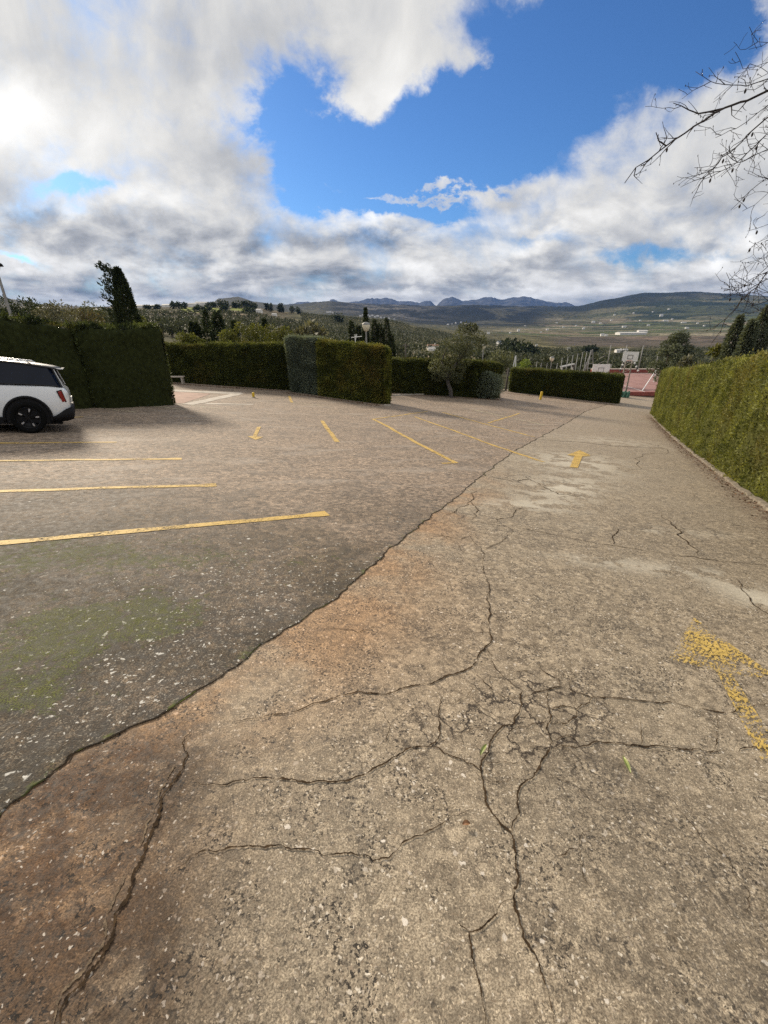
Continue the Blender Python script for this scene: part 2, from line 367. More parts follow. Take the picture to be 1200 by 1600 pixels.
def park_fn(b):
    x, y, v = surf_coords()
    wv = sepc(noise(v, 7, 3, .6, 0, '2D', True)); cs_ = sepc(noise(v, 60, 2, .6, 0, '2D', True)); vw_ = comb(x + (wv[0] - .5) * .09 + (cs_[0] - .5) * .02, y + (wv[1] - .5) * .09 + (cs_[1] - .5) * .02)
    v1 = voro(vw_, 90); s1, r1 = N(v1.outputs['Distance']), sepc(N(v1.outputs['Color']))
    v2 = voro(vw_, 17); s2, r2 = N(v2.outputs['Distance']), sepc(N(v2.outputs['Color']))
    v3 = voro(vw_, 40); s3, r3 = N(v3.outputs['Distance']), sepc(N(v3.outputs['Color']))
    nf = noise(v, 130, 3, .6, 0, '2D'); nm = noise(v, 17, 6, .68, 0, '2D'); nl = noise(v, 1.5, 6, .62, .3, '2D'); ng = noise(v, .3, 6, .6, .4, '2D')
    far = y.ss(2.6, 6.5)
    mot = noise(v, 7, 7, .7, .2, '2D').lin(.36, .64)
    dark = mix(nm.lin(.36, .64), (.016, .011, .007), (.185, .140, .098)); light = mix((nm.lin(.36, .64) * .6 + mot * .4), (.19, .135, .095), (.60, .46, .345))  # near tone deepened for staining, with lens vignetting painted in
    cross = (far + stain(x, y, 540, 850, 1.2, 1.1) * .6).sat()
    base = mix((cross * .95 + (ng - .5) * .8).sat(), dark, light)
    vs = sepc(N(voro(vw_, 20).outputs['Color'])); base = mix(.85, base, mix(1., base, mix(vs[0], (.46, .45, .44), (1.6, 1.58, 1.54)), 'MULTIPLY'))
    ngr = noise(v, 48, 4, .72, .3, '2D'); base = mix(ngr.ss(.52, .62) * .7, base, (.020, .016, .012))
    base = mix(nf.lin(.60, .40) * .6, base, (.030, .025, .019))
    base = mix((r1[1] - .5).ss(0., .1) * (1 - s1.ss(.26, .44)) * .75, base, mix(r1[0], (.08, .066, .05), (.44, .385, .31)))
    base = mix((1 - nf.ss(.38, .48)) * .6, base, (.022, .019, .015))
    base = mix((nl - .48).ss(.0, .2) * .35, base, (.09, .08, .07))
    # tyre-polished and washed streaks
    stv = noise(comb(x * .5 + y * .25, y * 1.6 - x * .8), 1.1, 5, .6, .3, '2D'); base = mix(stv.ss(.52, .7) * .4 * far, base, (.33, .285, .24))
    # near end dimmed in colour for staining and lens vignetting; tyre scuffs, scratches
    near_dim = ((1 - y.ss(2.6, 6.)) * noise(v, .9, 5, .6, .3, '2D').lin(.3, .6)).sat()
    base = mix(near_dim * .8, base, mix(1., base, (.42, .40, .31), 'MULTIPLY'))
    sc1 = noise(comb(x * .9 + y * 1.2, (y * .9 - x * 1.2) * 11), .9, 5, .55, .15, '2D'); sc2 = noise(comb(x * 1.4 - y * .4, (y * 1.4 + x * .4) * 12), .8, 5, .55, .15, '2D')
    scz = noise(v, .45, 4, .6, 0, '2D').ss(.42, .6)
    base = mix(((sc1.ss(.64, .67) + sc2.ss(.65, .68)).sat() * scz * nm.ss(.4, .6) * .5 * y.ss(3., 5.)).sat(), base, (.055, .045, .036))
    # lichen
    li = ((1 - y.ss(2.2, 4.2)) * (1 - attr('seamd').ss(.5, 1.7)) * .95 + .02 + stain(x, y, 430, 905, .8, .6) * .3 + stain(x, y, 330, 1070, .3, .2) * .6).sat()
    lm = ((r2[1] + li * .12 - .97).ss(0., .03) * (1 - (s2 + r2[2] * .12).ss(.16, .24)) + (r3[1] + li * .19 - .96).ss(0., .04) * (1 - (s3 + r3[2] * .16).ss(.20, .32))).sat() * nm.ss(.36, .50)
    base = mix(lm * .9, base, mix(nf, (.42, .40, .36), (.66, .64, .58)))
    # moss
    mo = (stain(x, y, 60, 1000, .75, .35, 25) * 1.1 + stain(x, y, 210, 960, .5, .25, 20) * .9 + stain(x, y, 60, 870, 1.5, .6, 10) * .9 + stain(x, y, 400, 880, .9, .4) * .35 + stain(x, y, 40, 1090, .35, .2) * .8 + stain(x, y, 560, 870, .6, .3) * .25).sat()
    mm = (mo * .55 + noise(v, 3.5, 5, .65, .3, '2D') * .9 + noise(v, 24, 6, .72, .2, '2D') * .95 - 1.32).ss(.0, .09) * nf.ss(.42, .54)
    base = mix(mm * .8, base, mix(nm.lin(.3, .7), (.022, .030, .004), (.125, .145, .018)))
    sdist = attr('seamd')
    mm2 = (1 - sdist.ss(.0, .07)) * noise(v, 5, 7, .68, 0, '2D').ss(.56, .62) * (1 - y.ss(3.5, 6.))
    base = mix(mm2 * .85, base, mix(nm.lin(.3, .7), (.03, .04, .008), (.10, .12, .02)))
    h = (1 - s1.ss(.1, .5)) * .5 + nf * .5 + nm * 1.1 + mm * .8
    setbump(b, h, .007, .35)
    lk(nm.lin(.3, .7, .7, .95), b.inputs['Roughness'])
    return base
M_drive = mat('driveway_concrete', fn=drive_fn, spec=.35)
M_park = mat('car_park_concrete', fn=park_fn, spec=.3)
M_crack = mat('crack_dirt_shade', fn=lambda b: mix(noise(pos(), 25, 5, .7).lin(.35, .65), (.016, .012, .009), (.07, .045, .025)), rough=1., spec=.05)  # dirt fill, its dark tone also painting the crack's depth shade
def lip_fn(b):
    n = noise(pos(), 60, 6, .7); setbump(b, n, .008, .9)
    return mix(n.lin(.32, .68), (.05, .035, .023), (.25, .185, .12))
M_lip = mat('crack_lip', fn=lip_fn, rough=.9, spec=.2)
M_crackmoss = mat('seam_dirt', fn=lambda b: mix(noise(pos(), 3.5, 6, .7).ss(.5, .6), (.022, .016, .011), (.06, .07, .015)), rough=1., spec=.05)

def grid_mesh(xfun, cols, rows, zoff, extra=None):
    nx = len(cols); V = []; sdv = []; edv = []
    Y = np.repeat(rows, nx); X = xfun(rows, cols).ravel()
    Z = G(X, Y) + bumps(X, Y) + zoff
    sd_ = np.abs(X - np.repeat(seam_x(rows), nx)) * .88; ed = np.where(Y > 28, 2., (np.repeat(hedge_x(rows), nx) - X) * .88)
    V = np.stack([X, Y, Z], 1)
    i, j = np.meshgrid(np.arange(len(rows) - 1), np.arange(nx - 1), indexing='ij'); a = (i * nx + j).ravel()
    return V, np.stack([a, a + 1, a + nx + 1, a + nx], 1), sd_, ed
# car park (left of the seam), 2 cm proud of the driveway
cols = -(np.linspace(0, 1, 90) ** 1.9)[::-1]
W_ = lambda r: np.minimum(seam_x(r) + 45, 60)[:, None]
def xp(rows, cols): return seam_x(rows)[:, None] + cols[None, :] * np.abs(W_(rows))
ysp = ys[ys <= 41]
V, Fq, sdv, edv = grid_mesh(xp, cols, ysp, .005)
nx = len(cols); skirt = len(V)
edge = V.reshape(len(ysp), nx, 3)[:, -1, :].copy(); low = edge.copy(); low[:, 2] -= .12; low[:, 0] += .006
ei = np.arange(len(ysp)) * nx + nx - 1; li_ = skirt + np.arange(len(ysp))
Fs = np.stack([ei[:-1], li_[:-1], li_[1:], ei[1:]], 1)
V2 = np.concatenate([V, low]); F2 = np.concatenate([Fq, Fs])
def set_attr(me, name, val):
    a = me.attributes.new(name, 'FLOAT', 'POINT'); a.data.foreach_set('value', np.asarray(val, np.float32))
me = npmesh(V2, F2); set_attr(me, 'seamd', np.concatenate([sdv, sdv.reshape(len(ysp), nx)[:, -1]]))
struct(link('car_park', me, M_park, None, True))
# driveway with its cracks
cold = np.linspace(0, 1, 46)
def xd(rows, cols): return (seam_x(rows) - .05)[:, None] + cols[None, :] * (hedge_x(rows) + np.clip((rows - 28.5) * 1.5, 0, 8) + .1 - seam_x(rows) + .05)[:, None]
Vd, Fd, sdd, edd = grid_mesh(xd, cold, ys, 0.)
cv, cf, cm_ = [], [], []
def frac(pts, amp, it):
    for _ in range(it):
        o = [pts[0]]
        for a, b in zip(pts, pts[1:]):
            m = (a + b) / 2; d = b - a; n_ = Vector((-d.y, d.x)); o += [m + n_ * max(-.16, min(.16, random.gauss(0, amp))), b]
        pts = o
    return pts
def crack(px, w0=.007, it=4, amp=.075, z=.004, mi=1, world=False, taper=True):
    pts = [p.to_2d() for p in ([gp(*q) for q in px] if not world else px)]
    L_ = sum((b - a).length for a, b in zip(pts, pts[1:]))
    pts = frac(pts, amp, it)
    n = len(pts); b0 = len(cv)
    wn = fbm(np.arange(n) * .23, np.full(n, random.random() * 99), 4, .6)
    for i, p in enumerate(pts):
        d = pts[min(i + 1, n - 1)] - pts[max(i - 1, 0)]; d = d.normalized() if d.length > 1e-7 else Vector((1, 0)); q = Vector((-d.y, d.x))
        w = w0 * .48 * (.12 + 2.3 * max(0, wn[i] - .24)) * (1 + .06 * p.y)
        if taper: w *= min(1, .25 + 4 * min(i, n - 1 - i) / n)
        for s_ in (-1, 1):
            r = p + q * (w * s_ * random.uniform(.7, 1.3))
            cv.append((r.x, r.y, float(G(r.x, r.y) + bumps(r.x, r.y)) + z))
    for i in range(n - 1):
        k = b0 + 2 * i; cf.append((k, k + 2, k + 3, k + 1)); cm_.append(mi)
CR = [([(690, 810), (765, 820), (860, 835), (950, 852), (1000, 860), (1080, 870), (1150, 880), (1230, 890)], .008),
      ([(732, 837), (752, 860), (755, 890), (761, 905), (760, 940), (765, 985), (759, 1012), (745, 1035), (735, 1045), (700, 1057), (650, 1072), (600, 1087), (565, 1082), (490, 1100), (425, 1117), (370, 1127)], .0085),
      ([(759, 1012), (772, 1040), (795, 1065), (817, 1080), (812, 1095), (812, 1110), (775, 1147), (760, 1180), (750, 1200), (758, 1254), (783, 1292), (800, 1308), (806, 1337), (810, 1371), (802, 1392), (804, 1417), (817, 1467), (842, 1508), (854, 1546), (865, 1600)], .0085),
      ([(735, 1047), (765, 1075), (787, 1092), (815, 1092)], .006),
      ([(842, 1040), (845, 1047), (872, 1062), (875, 1075), (845, 1082), (812, 1095)], .007),
      ([(875, 1075), (905, 1085), (925, 1092), (980, 1095), (1050, 1099), (1115, 1112), (1150, 1110), (1240, 1106)], .0085),
      ([(855, 1080), (857, 1110), (855, 1135), (862, 1162), (845, 1192), (825, 1220), (810, 1237), (810, 1275), (800, 1304)], .009),
      ([(862, 1162), (900, 1170), (970, 1162), (1025, 1167), (1110, 1177), (1125, 1172)], .007), ([(1150, 1175), (1175, 1168), (1230, 1168)], .007),
      ([(857, 1110), (900, 1110), (920, 1100), (925, 1092)], .006), ([(857, 1133), (887, 1132), (900, 1122), (903, 1110)], .006),
      ([(300, 1225), (375, 1221), (417, 1217), (442, 1217), (496, 1221), (537, 1221), (583, 1202), (633, 1173), (667, 1169), (687, 1150), (687, 1108), (690, 1090)], .007),
      ([(667, 1169), (704, 1183), (737, 1196), (750, 1206)], .007), ([(818, 1195), (785, 1192), (760, 1195)], .004), ([(862, 1160), (885, 1150), (905, 1165)], .004),
      ([(758, 1254), (700, 1281), (658, 1308), (625, 1325), (583, 1346), (571, 1337), (525, 1335), (483, 1327), (446, 1325), (400, 1323), (375, 1323), (325, 1329), (300, 1337), (267, 1367)], .0052),
      ([(800, 1408), (775, 1431), (750, 1454), (733, 1458), (737, 1496), (746, 1529), (754, 1571), (758, 1610)], .0055), ([(712, 1440), (733, 1458)], .004),
      ([(690, 812), (715, 795), (740, 780), (750, 765)], .009), ([(765, 820), (800, 808), (812, 790)], .008), ([(745, 838), (720, 845), (690, 838), (662, 845)], .006),
      ([(755, 862), (780, 850), (800, 825)], .006), ([(740, 880), (715, 866), (690, 860)], .004),
      ([(1035, 805), (1060, 828), (1075, 850), (1090, 868)], .014), ([(960, 852), (957, 838), (965, 826)], .008),
      ([(840, 687), (900, 690), (960, 697), (1050, 702)], .02), ([(820, 745), (850, 762), (872, 772), (905, 776)], .014), ([(770, 745), (800, 752), (830, 748)], .012), ([(730, 780), (745, 800), (738, 815)], .008),
      ([(1150, 905), (1172, 935), (1200, 960)], .010), ([(1000, 1130), (1003, 1160), (998, 1172)], .004), ([(1120, 1115), (1120, 1150), (1118, 1172)], .004),
      ([(840, 1060), (825, 1050), (800, 1052)], .004), ([(600, 1110), (610, 1135), (603, 1165)], .003), ([(690, 1105), (730, 1090), (745, 1070)], .003), ([(1020, 690), (1000, 720), (960, 740)], .010), ([(870, 1340), (890, 1328), (905, 1330)], .004),
      ([(500, 985), (540, 985), (560, 990), (587, 978)], .005)]
for px, w_ in CR: crack(px, w_)
CE = [(300, 1142), (287, 1196), (273, 1221), (250, 1275), (229, 1325), (208, 1367), (179, 1429), (175, 1467), (146, 1512), (108, 1554), (95, 1600)]
for k_ in range(1, len(CE) - 1):               # broken pale lip on the left of the wide crack
    if k_ in (4,): continue
    a_, b_ = CE[k_], CE[k_ + 1]; crack([(a_[0] - 12, a_[1] + 2), ((a_[0] + b_[0]) / 2 - 13, (a_[1] + b_[1]) / 2), (b_[0] - 11, b_[1] - 2)], .010, 3, .10, .0025, 3)
crack([(300, 1142), (287, 1196), (273, 1221), (250, 1275), (229, 1325), (208, 1367), (179, 1429), (175, 1467), (146, 1512), (108, 1554), (95, 1600)], .012, 5, .10)
for k in range(26):                         # fine hair cracks
    a = gp(random.uniform(620, 1150), random.uniform(700, 1300)).to_2d(); t = random.uniform(0, 6.3); pts = [a]
    for _ in range(random.randint(2, 4)):
        t += random.gauss(0, .6); pts.append(pts[-1] + Vector((math.cos(t), math.sin(t))) * random.uniform(.08, .22) * (1 + .15 * a.y))
    if all(seam_x(p.y) + .1 < p.x < hedge_x(p.y) - .3 for p in pts): crack(pts, .0022, 3, .14, world=True)
# dirt-filled joint along the seam
spts = [Vector((float(seam_x(y)), y)) for y in np.concatenate([np.arange(-1, 6, .03), np.arange(6, 34, .1)])]
b0 = len(cv)
for i, p in enumerate(spts):
    w_ = .000 + .013 * max(0, float(fbm(p.y * 3.3, 7.7, 5, .65)) - .45) * 2 + .0009 * max(p.y, 0)
    for s_ in (-.002, w_): cv.append((p.x + s_, p.y, float(G(p.x, p.y) + bumps(p.x + s_, p.y)) + .005))
for i in range(len(spts) - 1): k = b0 + 2 * i; cf.append((k, k + 1, k + 3, k + 2)); cm_.append(2)
nb = len(Vd)
me = mesh(np.concatenate([Vd, np.array(cv)]).tolist(), Fd.tolist() + [tuple(i + nb for i in f) for f in cf], [0] * len(Fd) + cm_)
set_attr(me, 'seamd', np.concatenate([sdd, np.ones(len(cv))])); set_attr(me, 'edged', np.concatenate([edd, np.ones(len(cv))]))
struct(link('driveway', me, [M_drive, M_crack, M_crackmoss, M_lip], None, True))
# kerb along the hedge
kb = MB(); ky = np.arange(-2, 27.6, .25)
kv = []; kf = []
for i, y in enumerate(ky):
    x = float(hedge_x(y)); wob = random.gauss(0, .008); z = float(G(x, y))
    h = .045 + random.gauss(0, .010)
    kv += [(x - .02 + wob, y, z - .05), (x - .015 + wob, y, z + h), (x + .065 + wob, y, z + h + .01), (x + .075 + wob, y, z - .05)]
for i in range(len(ky) - 1):
    for k in range(3): a = 4 * i + k; kf.append((a, a + 1, a + 5, a + 4))
M_kerb = mat('kerb_stone', fn=lambda b: mix(noise(pos(), 7, 6, .68).lin(.3, .7), (.06, .045, .03), (.26, .22, .165)), rough=.9)
struct(link('kerb', mesh(kv, kf), M_kerb))

# ------------------------------------------------------------------ painted markings
def paintmat(name, wear, col=(.56, .37, .085)):
    m = bpy.data.materials.new(name); m.use_nodes = True; N.nt = m.node_tree; N.nt.nodes.clear()
    out = new('ShaderNodeOutputMaterial'); p = pos(); x, y, z = sep(p); v = comb(x, y)
    d = new('ShaderNodeBsdfPrincipled'); d.inputs['Roughness'].default_value = .75
    nm = noise(v, 30, 5, .65, 0, '2D')
    lk(mix(nm.lin(.3, .7), tuple(c * .72 for c in col), col), d.inputs['Base Color'])
    setbump(d, nm, .004, .5)
    t = new('ShaderNodeBsdfTransparent')
    a = noise(v, 3.0, 4, .6, 0, '2D') * .35 + noise(comb(x * .75 + y * .65, (y * .75 - x * .65) * 2.2), 30, 7, .74, 0, '2D') * .65
    mx = new('ShaderNodeMixShader'); lk(a.ss(wear - .03, wear + .03), mx.inputs[0]); lk(t.outputs[0], mx.inputs[1]); lk(d.outputs[0], mx.inputs[2]); lk(mx.outputs[0], out.inputs[0])
    return m
P_fresh = paintmat('yellow_paint', .445); P_mid = paintmat('scuffed_yellow_paint', .45); P_worn = paintmat('worn_yellow_paint', .525, (.58, .40, .10)); P_old = paintmat('faded_paint', .465, (.50, .45, .30))
def on_park(x, y): return x < seam_x(y)
def zsurf(x, y): return float(G(x, y) + bumps(x, y) + (.005 if on_park(x, y) else 0))
def stripe(a, b, w, head=0):
    """ribbon on the ground from a to b with slightly uneven edges"""
    a, b = Vector(a).to_2d(), Vector(b).to_2d(); L_ = (b - a).length; d = (b - a) / L_; q = Vector((-d.y, d.x)); n = max(2, int(L_ / .12))
    v, f = [], []
    for i in range(n + 1):
        p = a + d * L_ * i / n
        hw = w / 2 * (1 + .12 * random.uniform(-1, 1)) + (.35 * w if head and i > n - 2 else 0)
        p = p + q * .02 * float(fbm(i * .3, a.x * 9, 2) - .5) * 2
        for s_ in (-1, 0, 1):
            r = p + q * hw * s_; v.append((r.x, r.y, zsurf(r.x, r.y) + .005))
    for i in range(n):
        k = 3 * i; f += [(k, k + 1, k + 4, k + 3), (k + 1, k + 2, k + 5, k + 4)]
    return v, f
def line(px0, px1, w, m, label, group=None, head=0, cont=0.):
    a, b = gp(*px0), gp(*px1)
    if cont: a = a + (a - b) * cont
    v, f = stripe(a, b, w, head); return tag(link('parking_line', mesh(v, f), m), label, 'parking line', group)
gl = 'yellow bay lines on the car park'
line((0, 849), (512, 805), .105, P_fresh, 'nearest and thickest yellow bay line, crossing the mossy concrete', gl, 1, .7)
line((0, 768), (338, 757), .10, P_fresh, 'yellow bay line second from the camera, ending short of the cracked scrape mark', gl, 1, .5)
line((0, 721), (284, 717), .10, P_fresh, 'yellow bay line third from the camera, in front of the parked car', gl, 1, .5)
line((0, 693), (183, 692), .10, P_mid, 'thin yellow bay line just in front of the white car rear wheel', gl, 0, .5)
line((70, 655), (131, 652), .10, P_mid, 'short yellow bay line showing past the rear bumper of the white car', gl, 0, .5)
line((150, 637), (213, 645), .09, P_old, 'faded bay line at the foot of the dark left hedge', gl)
line((225, 633), (290, 641), .09, P_old, 'faded bay line beside the right end of the dark left hedge', gl)
line((300, 634), (345, 639), .09, P_old, 'faded bay line by the reddish slab opening', gl)
line((503, 658), (527, 691), .12, P_mid, 'short lone yellow line in front of the grey end of the clipped hedge', gl)
line((584, 655), (712, 723), .12, P_fresh, 'yellow bay line below the right end of the clipped hedge, with a cross foot', gl)
line((648, 651), (850, 722), .11, P_mid, 'long yellow bay line that crosses the seam onto the driveway', gl)
line((692, 644), (834, 683), .11, P_mid, 'yellow bay line ending at the seam before the arrow', gl)
line((738, 640), (850, 664), .10, P_old, 'faint yellow bay line nearest the yellow bollard', gl)
line((452, 619), (456, 629), .12, P_mid, 'tiny yellow line at the foot of the grey shrub', gl)
line((456, 629), (518, 635), .09, P_old, 'pale cross line along the foot of the clipped hedge', gl)
line((580, 655), (668, 643), .09, P_mid, 'yellow cross line joining the heads of two bays', gl)
line((762, 661), (812, 646), .10, P_mid, 'short slanting yellow cross line near the seam', gl)
line((690, 724), (714, 723), .09, P_mid, 'short yellow foot across the end of a bay line', gl)
def arrow(tip, tail, sw, hw, hl, m, label):
    a, b = gp(*tail).to_2d(), gp(*tip).to_2d(); d = (b - a).normalized(); q = Vector((-d.y, d.x)); neck = b - d * hl
    v, f = stripe(a, neck, sw)
    n = 10; b0 = len(v)
    for i in range(n + 1):
        p = neck + d * hl * i / n; h_ = hw / 2 * (1 - i / n)
        for s_ in (-1, 0, 1): r = p + q * h_ * s_; v.append((r.x, r.y, zsurf(r.x, r.y) + .005))
    for i in range(n): k = b0 + 3 * i; f += [(k, k + 1, k + 4, k + 3), (k + 1, k + 2, k + 5, k + 4)]
    return tag(link('painted_arrow', mesh(v, f), m), label, 'painted arrow', 'painted arrows')
def ground_poly(quads, n=14):
    v, f = [], []
    for q in quads:
        a, b, c, d = [gp(*p).to_2d() for p in q]; b0 = len(v)
        for i in range(n + 1):
            for j in range(n + 1):
                r = a.lerp(b, i / n).lerp(d.lerp(c, i / n), j / n); v.append((r.x, r.y, zsurf(r.x, r.y) + .007))
        for i in range(n):
            for j in range(n): k = b0 + i * (n + 1) + j; f.append((k, k + 1, k + n + 2, k + n + 1))
    return v, f
def parrow(quads, m, label):
    v, f = ground_poly(quads); return tag(link('painted_arrow', mesh(v, f), m), label, 'painted arrow', 'painted arrows')
parrow([((1084, 966), (1083, 967), (1044, 1032), (1122, 1050)), ((1084, 966), (1122, 1050), (1190, 1060), (1204, 1052)), ((1116, 1046), (1143, 1052), (1222, 1180), (1188, 1188))], P_worn, 'large heavily worn yellow arrow on the near right of the driveway')
parrow([((906, 703), (905, 703.2), (886, 711), (904, 713)), ((906, 703), (904, 713), (922, 713), (922, 711)), ((898, 712), (910, 713), (903, 731), (890, 730))], P_mid, 'yellow arrow pointing away on the pale patch of the driveway')
parrow([((400, 688), (399, 688), (387, 682.5), (400, 682)), ((400, 688), (400, 682), (411, 683.5), (411, 684)), ((395, 682.5), (401, 682.5), (408, 668), (402, 668))], P_mid, 'small yellow arrow pointing back on the car park')

redslab = mat('red_slab', fn=lambda b: mix(noise(pos(), 2., 7, .68).lin(.3, .7), (.20, .12, .09), (.40, .26, .20)), rough=.9)
palecon = mat('pale_concrete', fn=lambda b: mix(noise(pos(), 3., 7, .68).lin(.3, .7), (.28, .24, .20), (.52, .47, .40)), rough=.9)
v, f = ground_poly([((262, 612), (330, 615.5), (288, 630), (258, 631))], 20); v = [(a_, b_, c_ - .002) for a_, b_, c_ in v]; struct(link('paving', mesh(v, f), redslab))
v, f = ground_poly([((283, 632), (302, 633), (382, 615), (366, 614)), ((266, 609), (272, 612), (372, 616), (380, 613.5)), ((318, 630), (324, 632), (396, 633), (396, 632))], 20); struct(link('path', mesh(v, f), palecon))
def edging(px0, px1, label):
    a_, b_ = gp(*px0), gp(*px1); n = max(2, int((b_ - a_).length / .2)); v, f = [], []; d = (b_ - a_).to_2d().normalized(); q = Vector((-d.y, d.x)) * .07
    for i in range(n + 1):
        p = a_.to_2d().lerp(b_.to_2d(), i / n); z = zsurf(p.x, p.y); h_ = .07 + random.gauss(0, .008)
        v += [(p.x - q.x, p.y - q.y, z - .05), (p.x - q.x * .8, p.y - q.y * .8, z + h_), (p.x + q.x * .8, p.y + q.y * .8, z + h_), (p.x + q.x, p.y + q.y, z - .05)]
    for i in range(n):
        for k in range(3): a4 = 4 * i + k; f.append((a4, a4 + 1, a4 + 5, a4 + 4))
    f += [(0, 1, 2, 3), (4 * n + 3, 4 * n + 2, 4 * n + 1, 4 * n)]
    tag(link('edging_stone', mesh(v, f), palecon), label, 'edging stone', 'pale edging stones at the hedge feet')
edging((600, 635), (611, 635.5), 'short pale edging stone under the right end of the clipped hedge block')
edging((612, 618.5), (664, 616.5), 'long pale edging at the foot of the very dark hedge')
edging((222, 630.5), (262, 629.5), 'pale edging at the right foot of the tall dark hedge block')
g_ = gp(277, 600); bn = thing('bench', 'small pale bench at the foot of the long back hedge, beside the dark block', 'bench', g_)
m_ = MB(); m_.box((0, 0, .40), (.9, .3, .05)); m_.build('seat', palecon, bn)
for sx_ in (-.34, .34): m_ = MB(); m_.box((sx_, 0, .17), (.08, .25, .40)); m_.build('leg', palecon, bn)

# ------------------------------------------------------------------ foliage builders
def leaf_quads(pts, nrm, size, asp=2.2, up=.0, jitter=.8):
    """one slim rhombic leaf spray per point"""
    n = len(pts); d = rng.normal(size=(n, 3)); d = nrm + d * jitter; d[:, 2] += up
    d /= np.linalg.norm(d, axis=1, keepdims=True) + 1e-9
    s_ = np.cross(d, rng.normal(size=(n, 3))); s_ /= np.linalg.norm(s_, axis=1, keepdims=True) + 1e-9
    sz = np.asarray(size).reshape(-1, 1) * np.ones((n, 1)); sz = sz * rng.uniform(.6, 1.4, (n, 1))
    bow = np.cross(s_, d) * sz * .15
    a = pts; b = pts + d * sz * .5 + s_ * sz / asp * .5 + bow; c = pts + d * sz; e = pts + d * sz * .5 - s_ * sz / asp * .5 + bow
    V_ = np.stack([a, b, c, e], 1).reshape(-1, 3); f = np.arange(4 * n).reshape(n, 4)
    return V_, f
def leafobj(name, pts, nrm, size, m, parent=None, tint=None, **k):
    V_, f = leaf_quads(np.asarray(pts), np.asarray(nrm), size, **k)
    t = rng.random(len(pts)) if tint is None else np.clip(tint + rng.normal(0, .18, len(pts)), 0, 1)
    return link(name, npmesh(V_, f, np.repeat(t, 4)), m, parent)
def hedge(name, label, p0, p1, th, h0, h1, nleaf, size, m, mbody, taper=.0, lump=.08, group=None, cat='hedge', vert=.2, crown=.12, ends=.25, topbulge=0.):
    """clipped hedge: front foot line p0->p1 (front = camera side), thickness th behind it, uneven lumpy surface with leaf sprays"""
    p0, p1 = Vector(p0), Vector(p1); d = (p1 - p0).to_2d(); L_ = d.length; d.normalize(); q = Vector((-d.y, d.x))
    if q.y < 0 and abs(d.x) > abs(d.y) * .2: q = -q
    if name == 'hedge' and abs(d.x) <= abs(d.y): q = Vector((d.y, -d.x)) if d.y > 0 else q
    nu = max(12, int(L_ / .22)); nvv = 34
    T = np.linspace(0, 1, nu); A = np.linspace(0, 1, nvv)
    # section outline: up the front, over the top, down the back
    per = np.array([2.4, th, 2.4]); per = per / per.sum()
    def section(a):
        y = np.where(a < per[0], 0, np.where(a < per[0] + per[1], (a - per[0]) / per[1], 1)); z = np.where(a < per[0], a / per[0], np.where(a < per[0] + per[1], 1, (1 - a) / per[2]))
        return y, z
    def surf(t, a):
        y, z = section(a)
        cy, cz = y - .5, z
        r = np.clip(np.abs(cy) * 2, 0, 1) ** 8 + np.clip(cz, 0, 1) ** 10; k_ = np.maximum(r, 1e-9) ** (1 / 9.)
        k_ = np.where(k_ > 1, 1 / k_, 1.); cy = cy * (1 - (1 - k_) * .6); cz = cz * (1 - (1 - k_) * .6)
        e = np.minimum(t, 1 - t) * L_ / ends; er = np.where(e < 1, np.sqrt(np.clip(1 - (1 - e) ** 2, 0, 1)), 1.)
        thk = th * (.45 + .55 * er) * (1 - taper * (1 - z))
        H = (h0 + (h1 - h0) * t) * (1 - .06 * (1 - er)) + (fbm(t * L_ * .55 + p0.x, t * 0 + p0.y, 4) - .5) * crown * 2
        n_ = (fbm(t * L_ * 1.6 + p0.x * 3, z * 3.0 + y * 4 + p0.y, 4) - .5) * lump * 2 + (fbm(t * L_ * 4.2 + 31, z * 9 + y * 9, 4, .6) - .5) * lump * 2.0
        along = t * L_ + (er - 1) * 0
        off = (cy) * thk + th / 2 + np.sign(cy) * n_
        X = p0.x + d.x * along + q.x * off; Y = p0.y + d.y * along + q.y * off
        gz = G(X, Y)
        Z = gz + cz * H + np.where(z > .95, n_, 0) - .05
        return np.stack([X, Y, Z], -1)
    tt, aa = np.meshgrid(T, A, indexing='ij'); Vv = surf(tt.ravel(), aa.ravel())
    i, j = np.meshgrid(np.arange(nu - 1), np.arange(nvv - 1), indexing='ij'); b = (i * nvv + j).ravel()
    Fv = np.stack([b, b + 1, b + nvv + 1, b + nvv], 1).tolist()
    Fv = [tuple(f) for f in Fv] + [tuple(range(nvv)), tuple(range((nu - 1) * nvv + nvv - 1, (nu - 1) * nvv - 1, -1))]
    root = tag(link(name, mesh(Vv.tolist(), Fv), mbody, None, True), label, cat, group)
    # leaf sprays over the shell and a little inside
    t = rng.random(nleaf); a = rng.random(nleaf) * (per[0] + per[1] * .9)
    ex = rng.random(nleaf) < .10
    pts = surf(t, a); da = surf(t, np.minimum(a + .01, 1)); dt = surf(np.minimum(t + .004, 1), a)
    nrm = np.cross(dt - pts, da - pts); nl = np.linalg.norm(nrm, axis=1, keepdims=True); nrm = nrm / np.maximum(nl, 1e-9)
    cen = np.array([p0.x + d.x * L_ / 2 + q.x * th / 2, p0.y + d.y * L_ / 2 + q.y * th / 2, 0]); axis = np.array([d.x, d.y, 0])
    rel = pts - np.array([p0.x, p0.y, 0]) - np.outer((pts[:, :2] - np.array([p0.x, p0.y])) @ np.array([d.x, d.y]), axis) - np.array([q.x, q.y, 0]) * th / 2
    rel[:, 2] = np.where(pts[:, 2] - G(pts[:, 0], pts[:, 1]) > (h0 + h1) / 2 * .9, 1., 0.)
    sg = np.sign((nrm * rel).sum(1, keepdims=True)); nrm = nrm * np.where(sg == 0, 1, sg)
    pts = pts - nrm * rng.uniform(-.01, .05, (nleaf, 1))
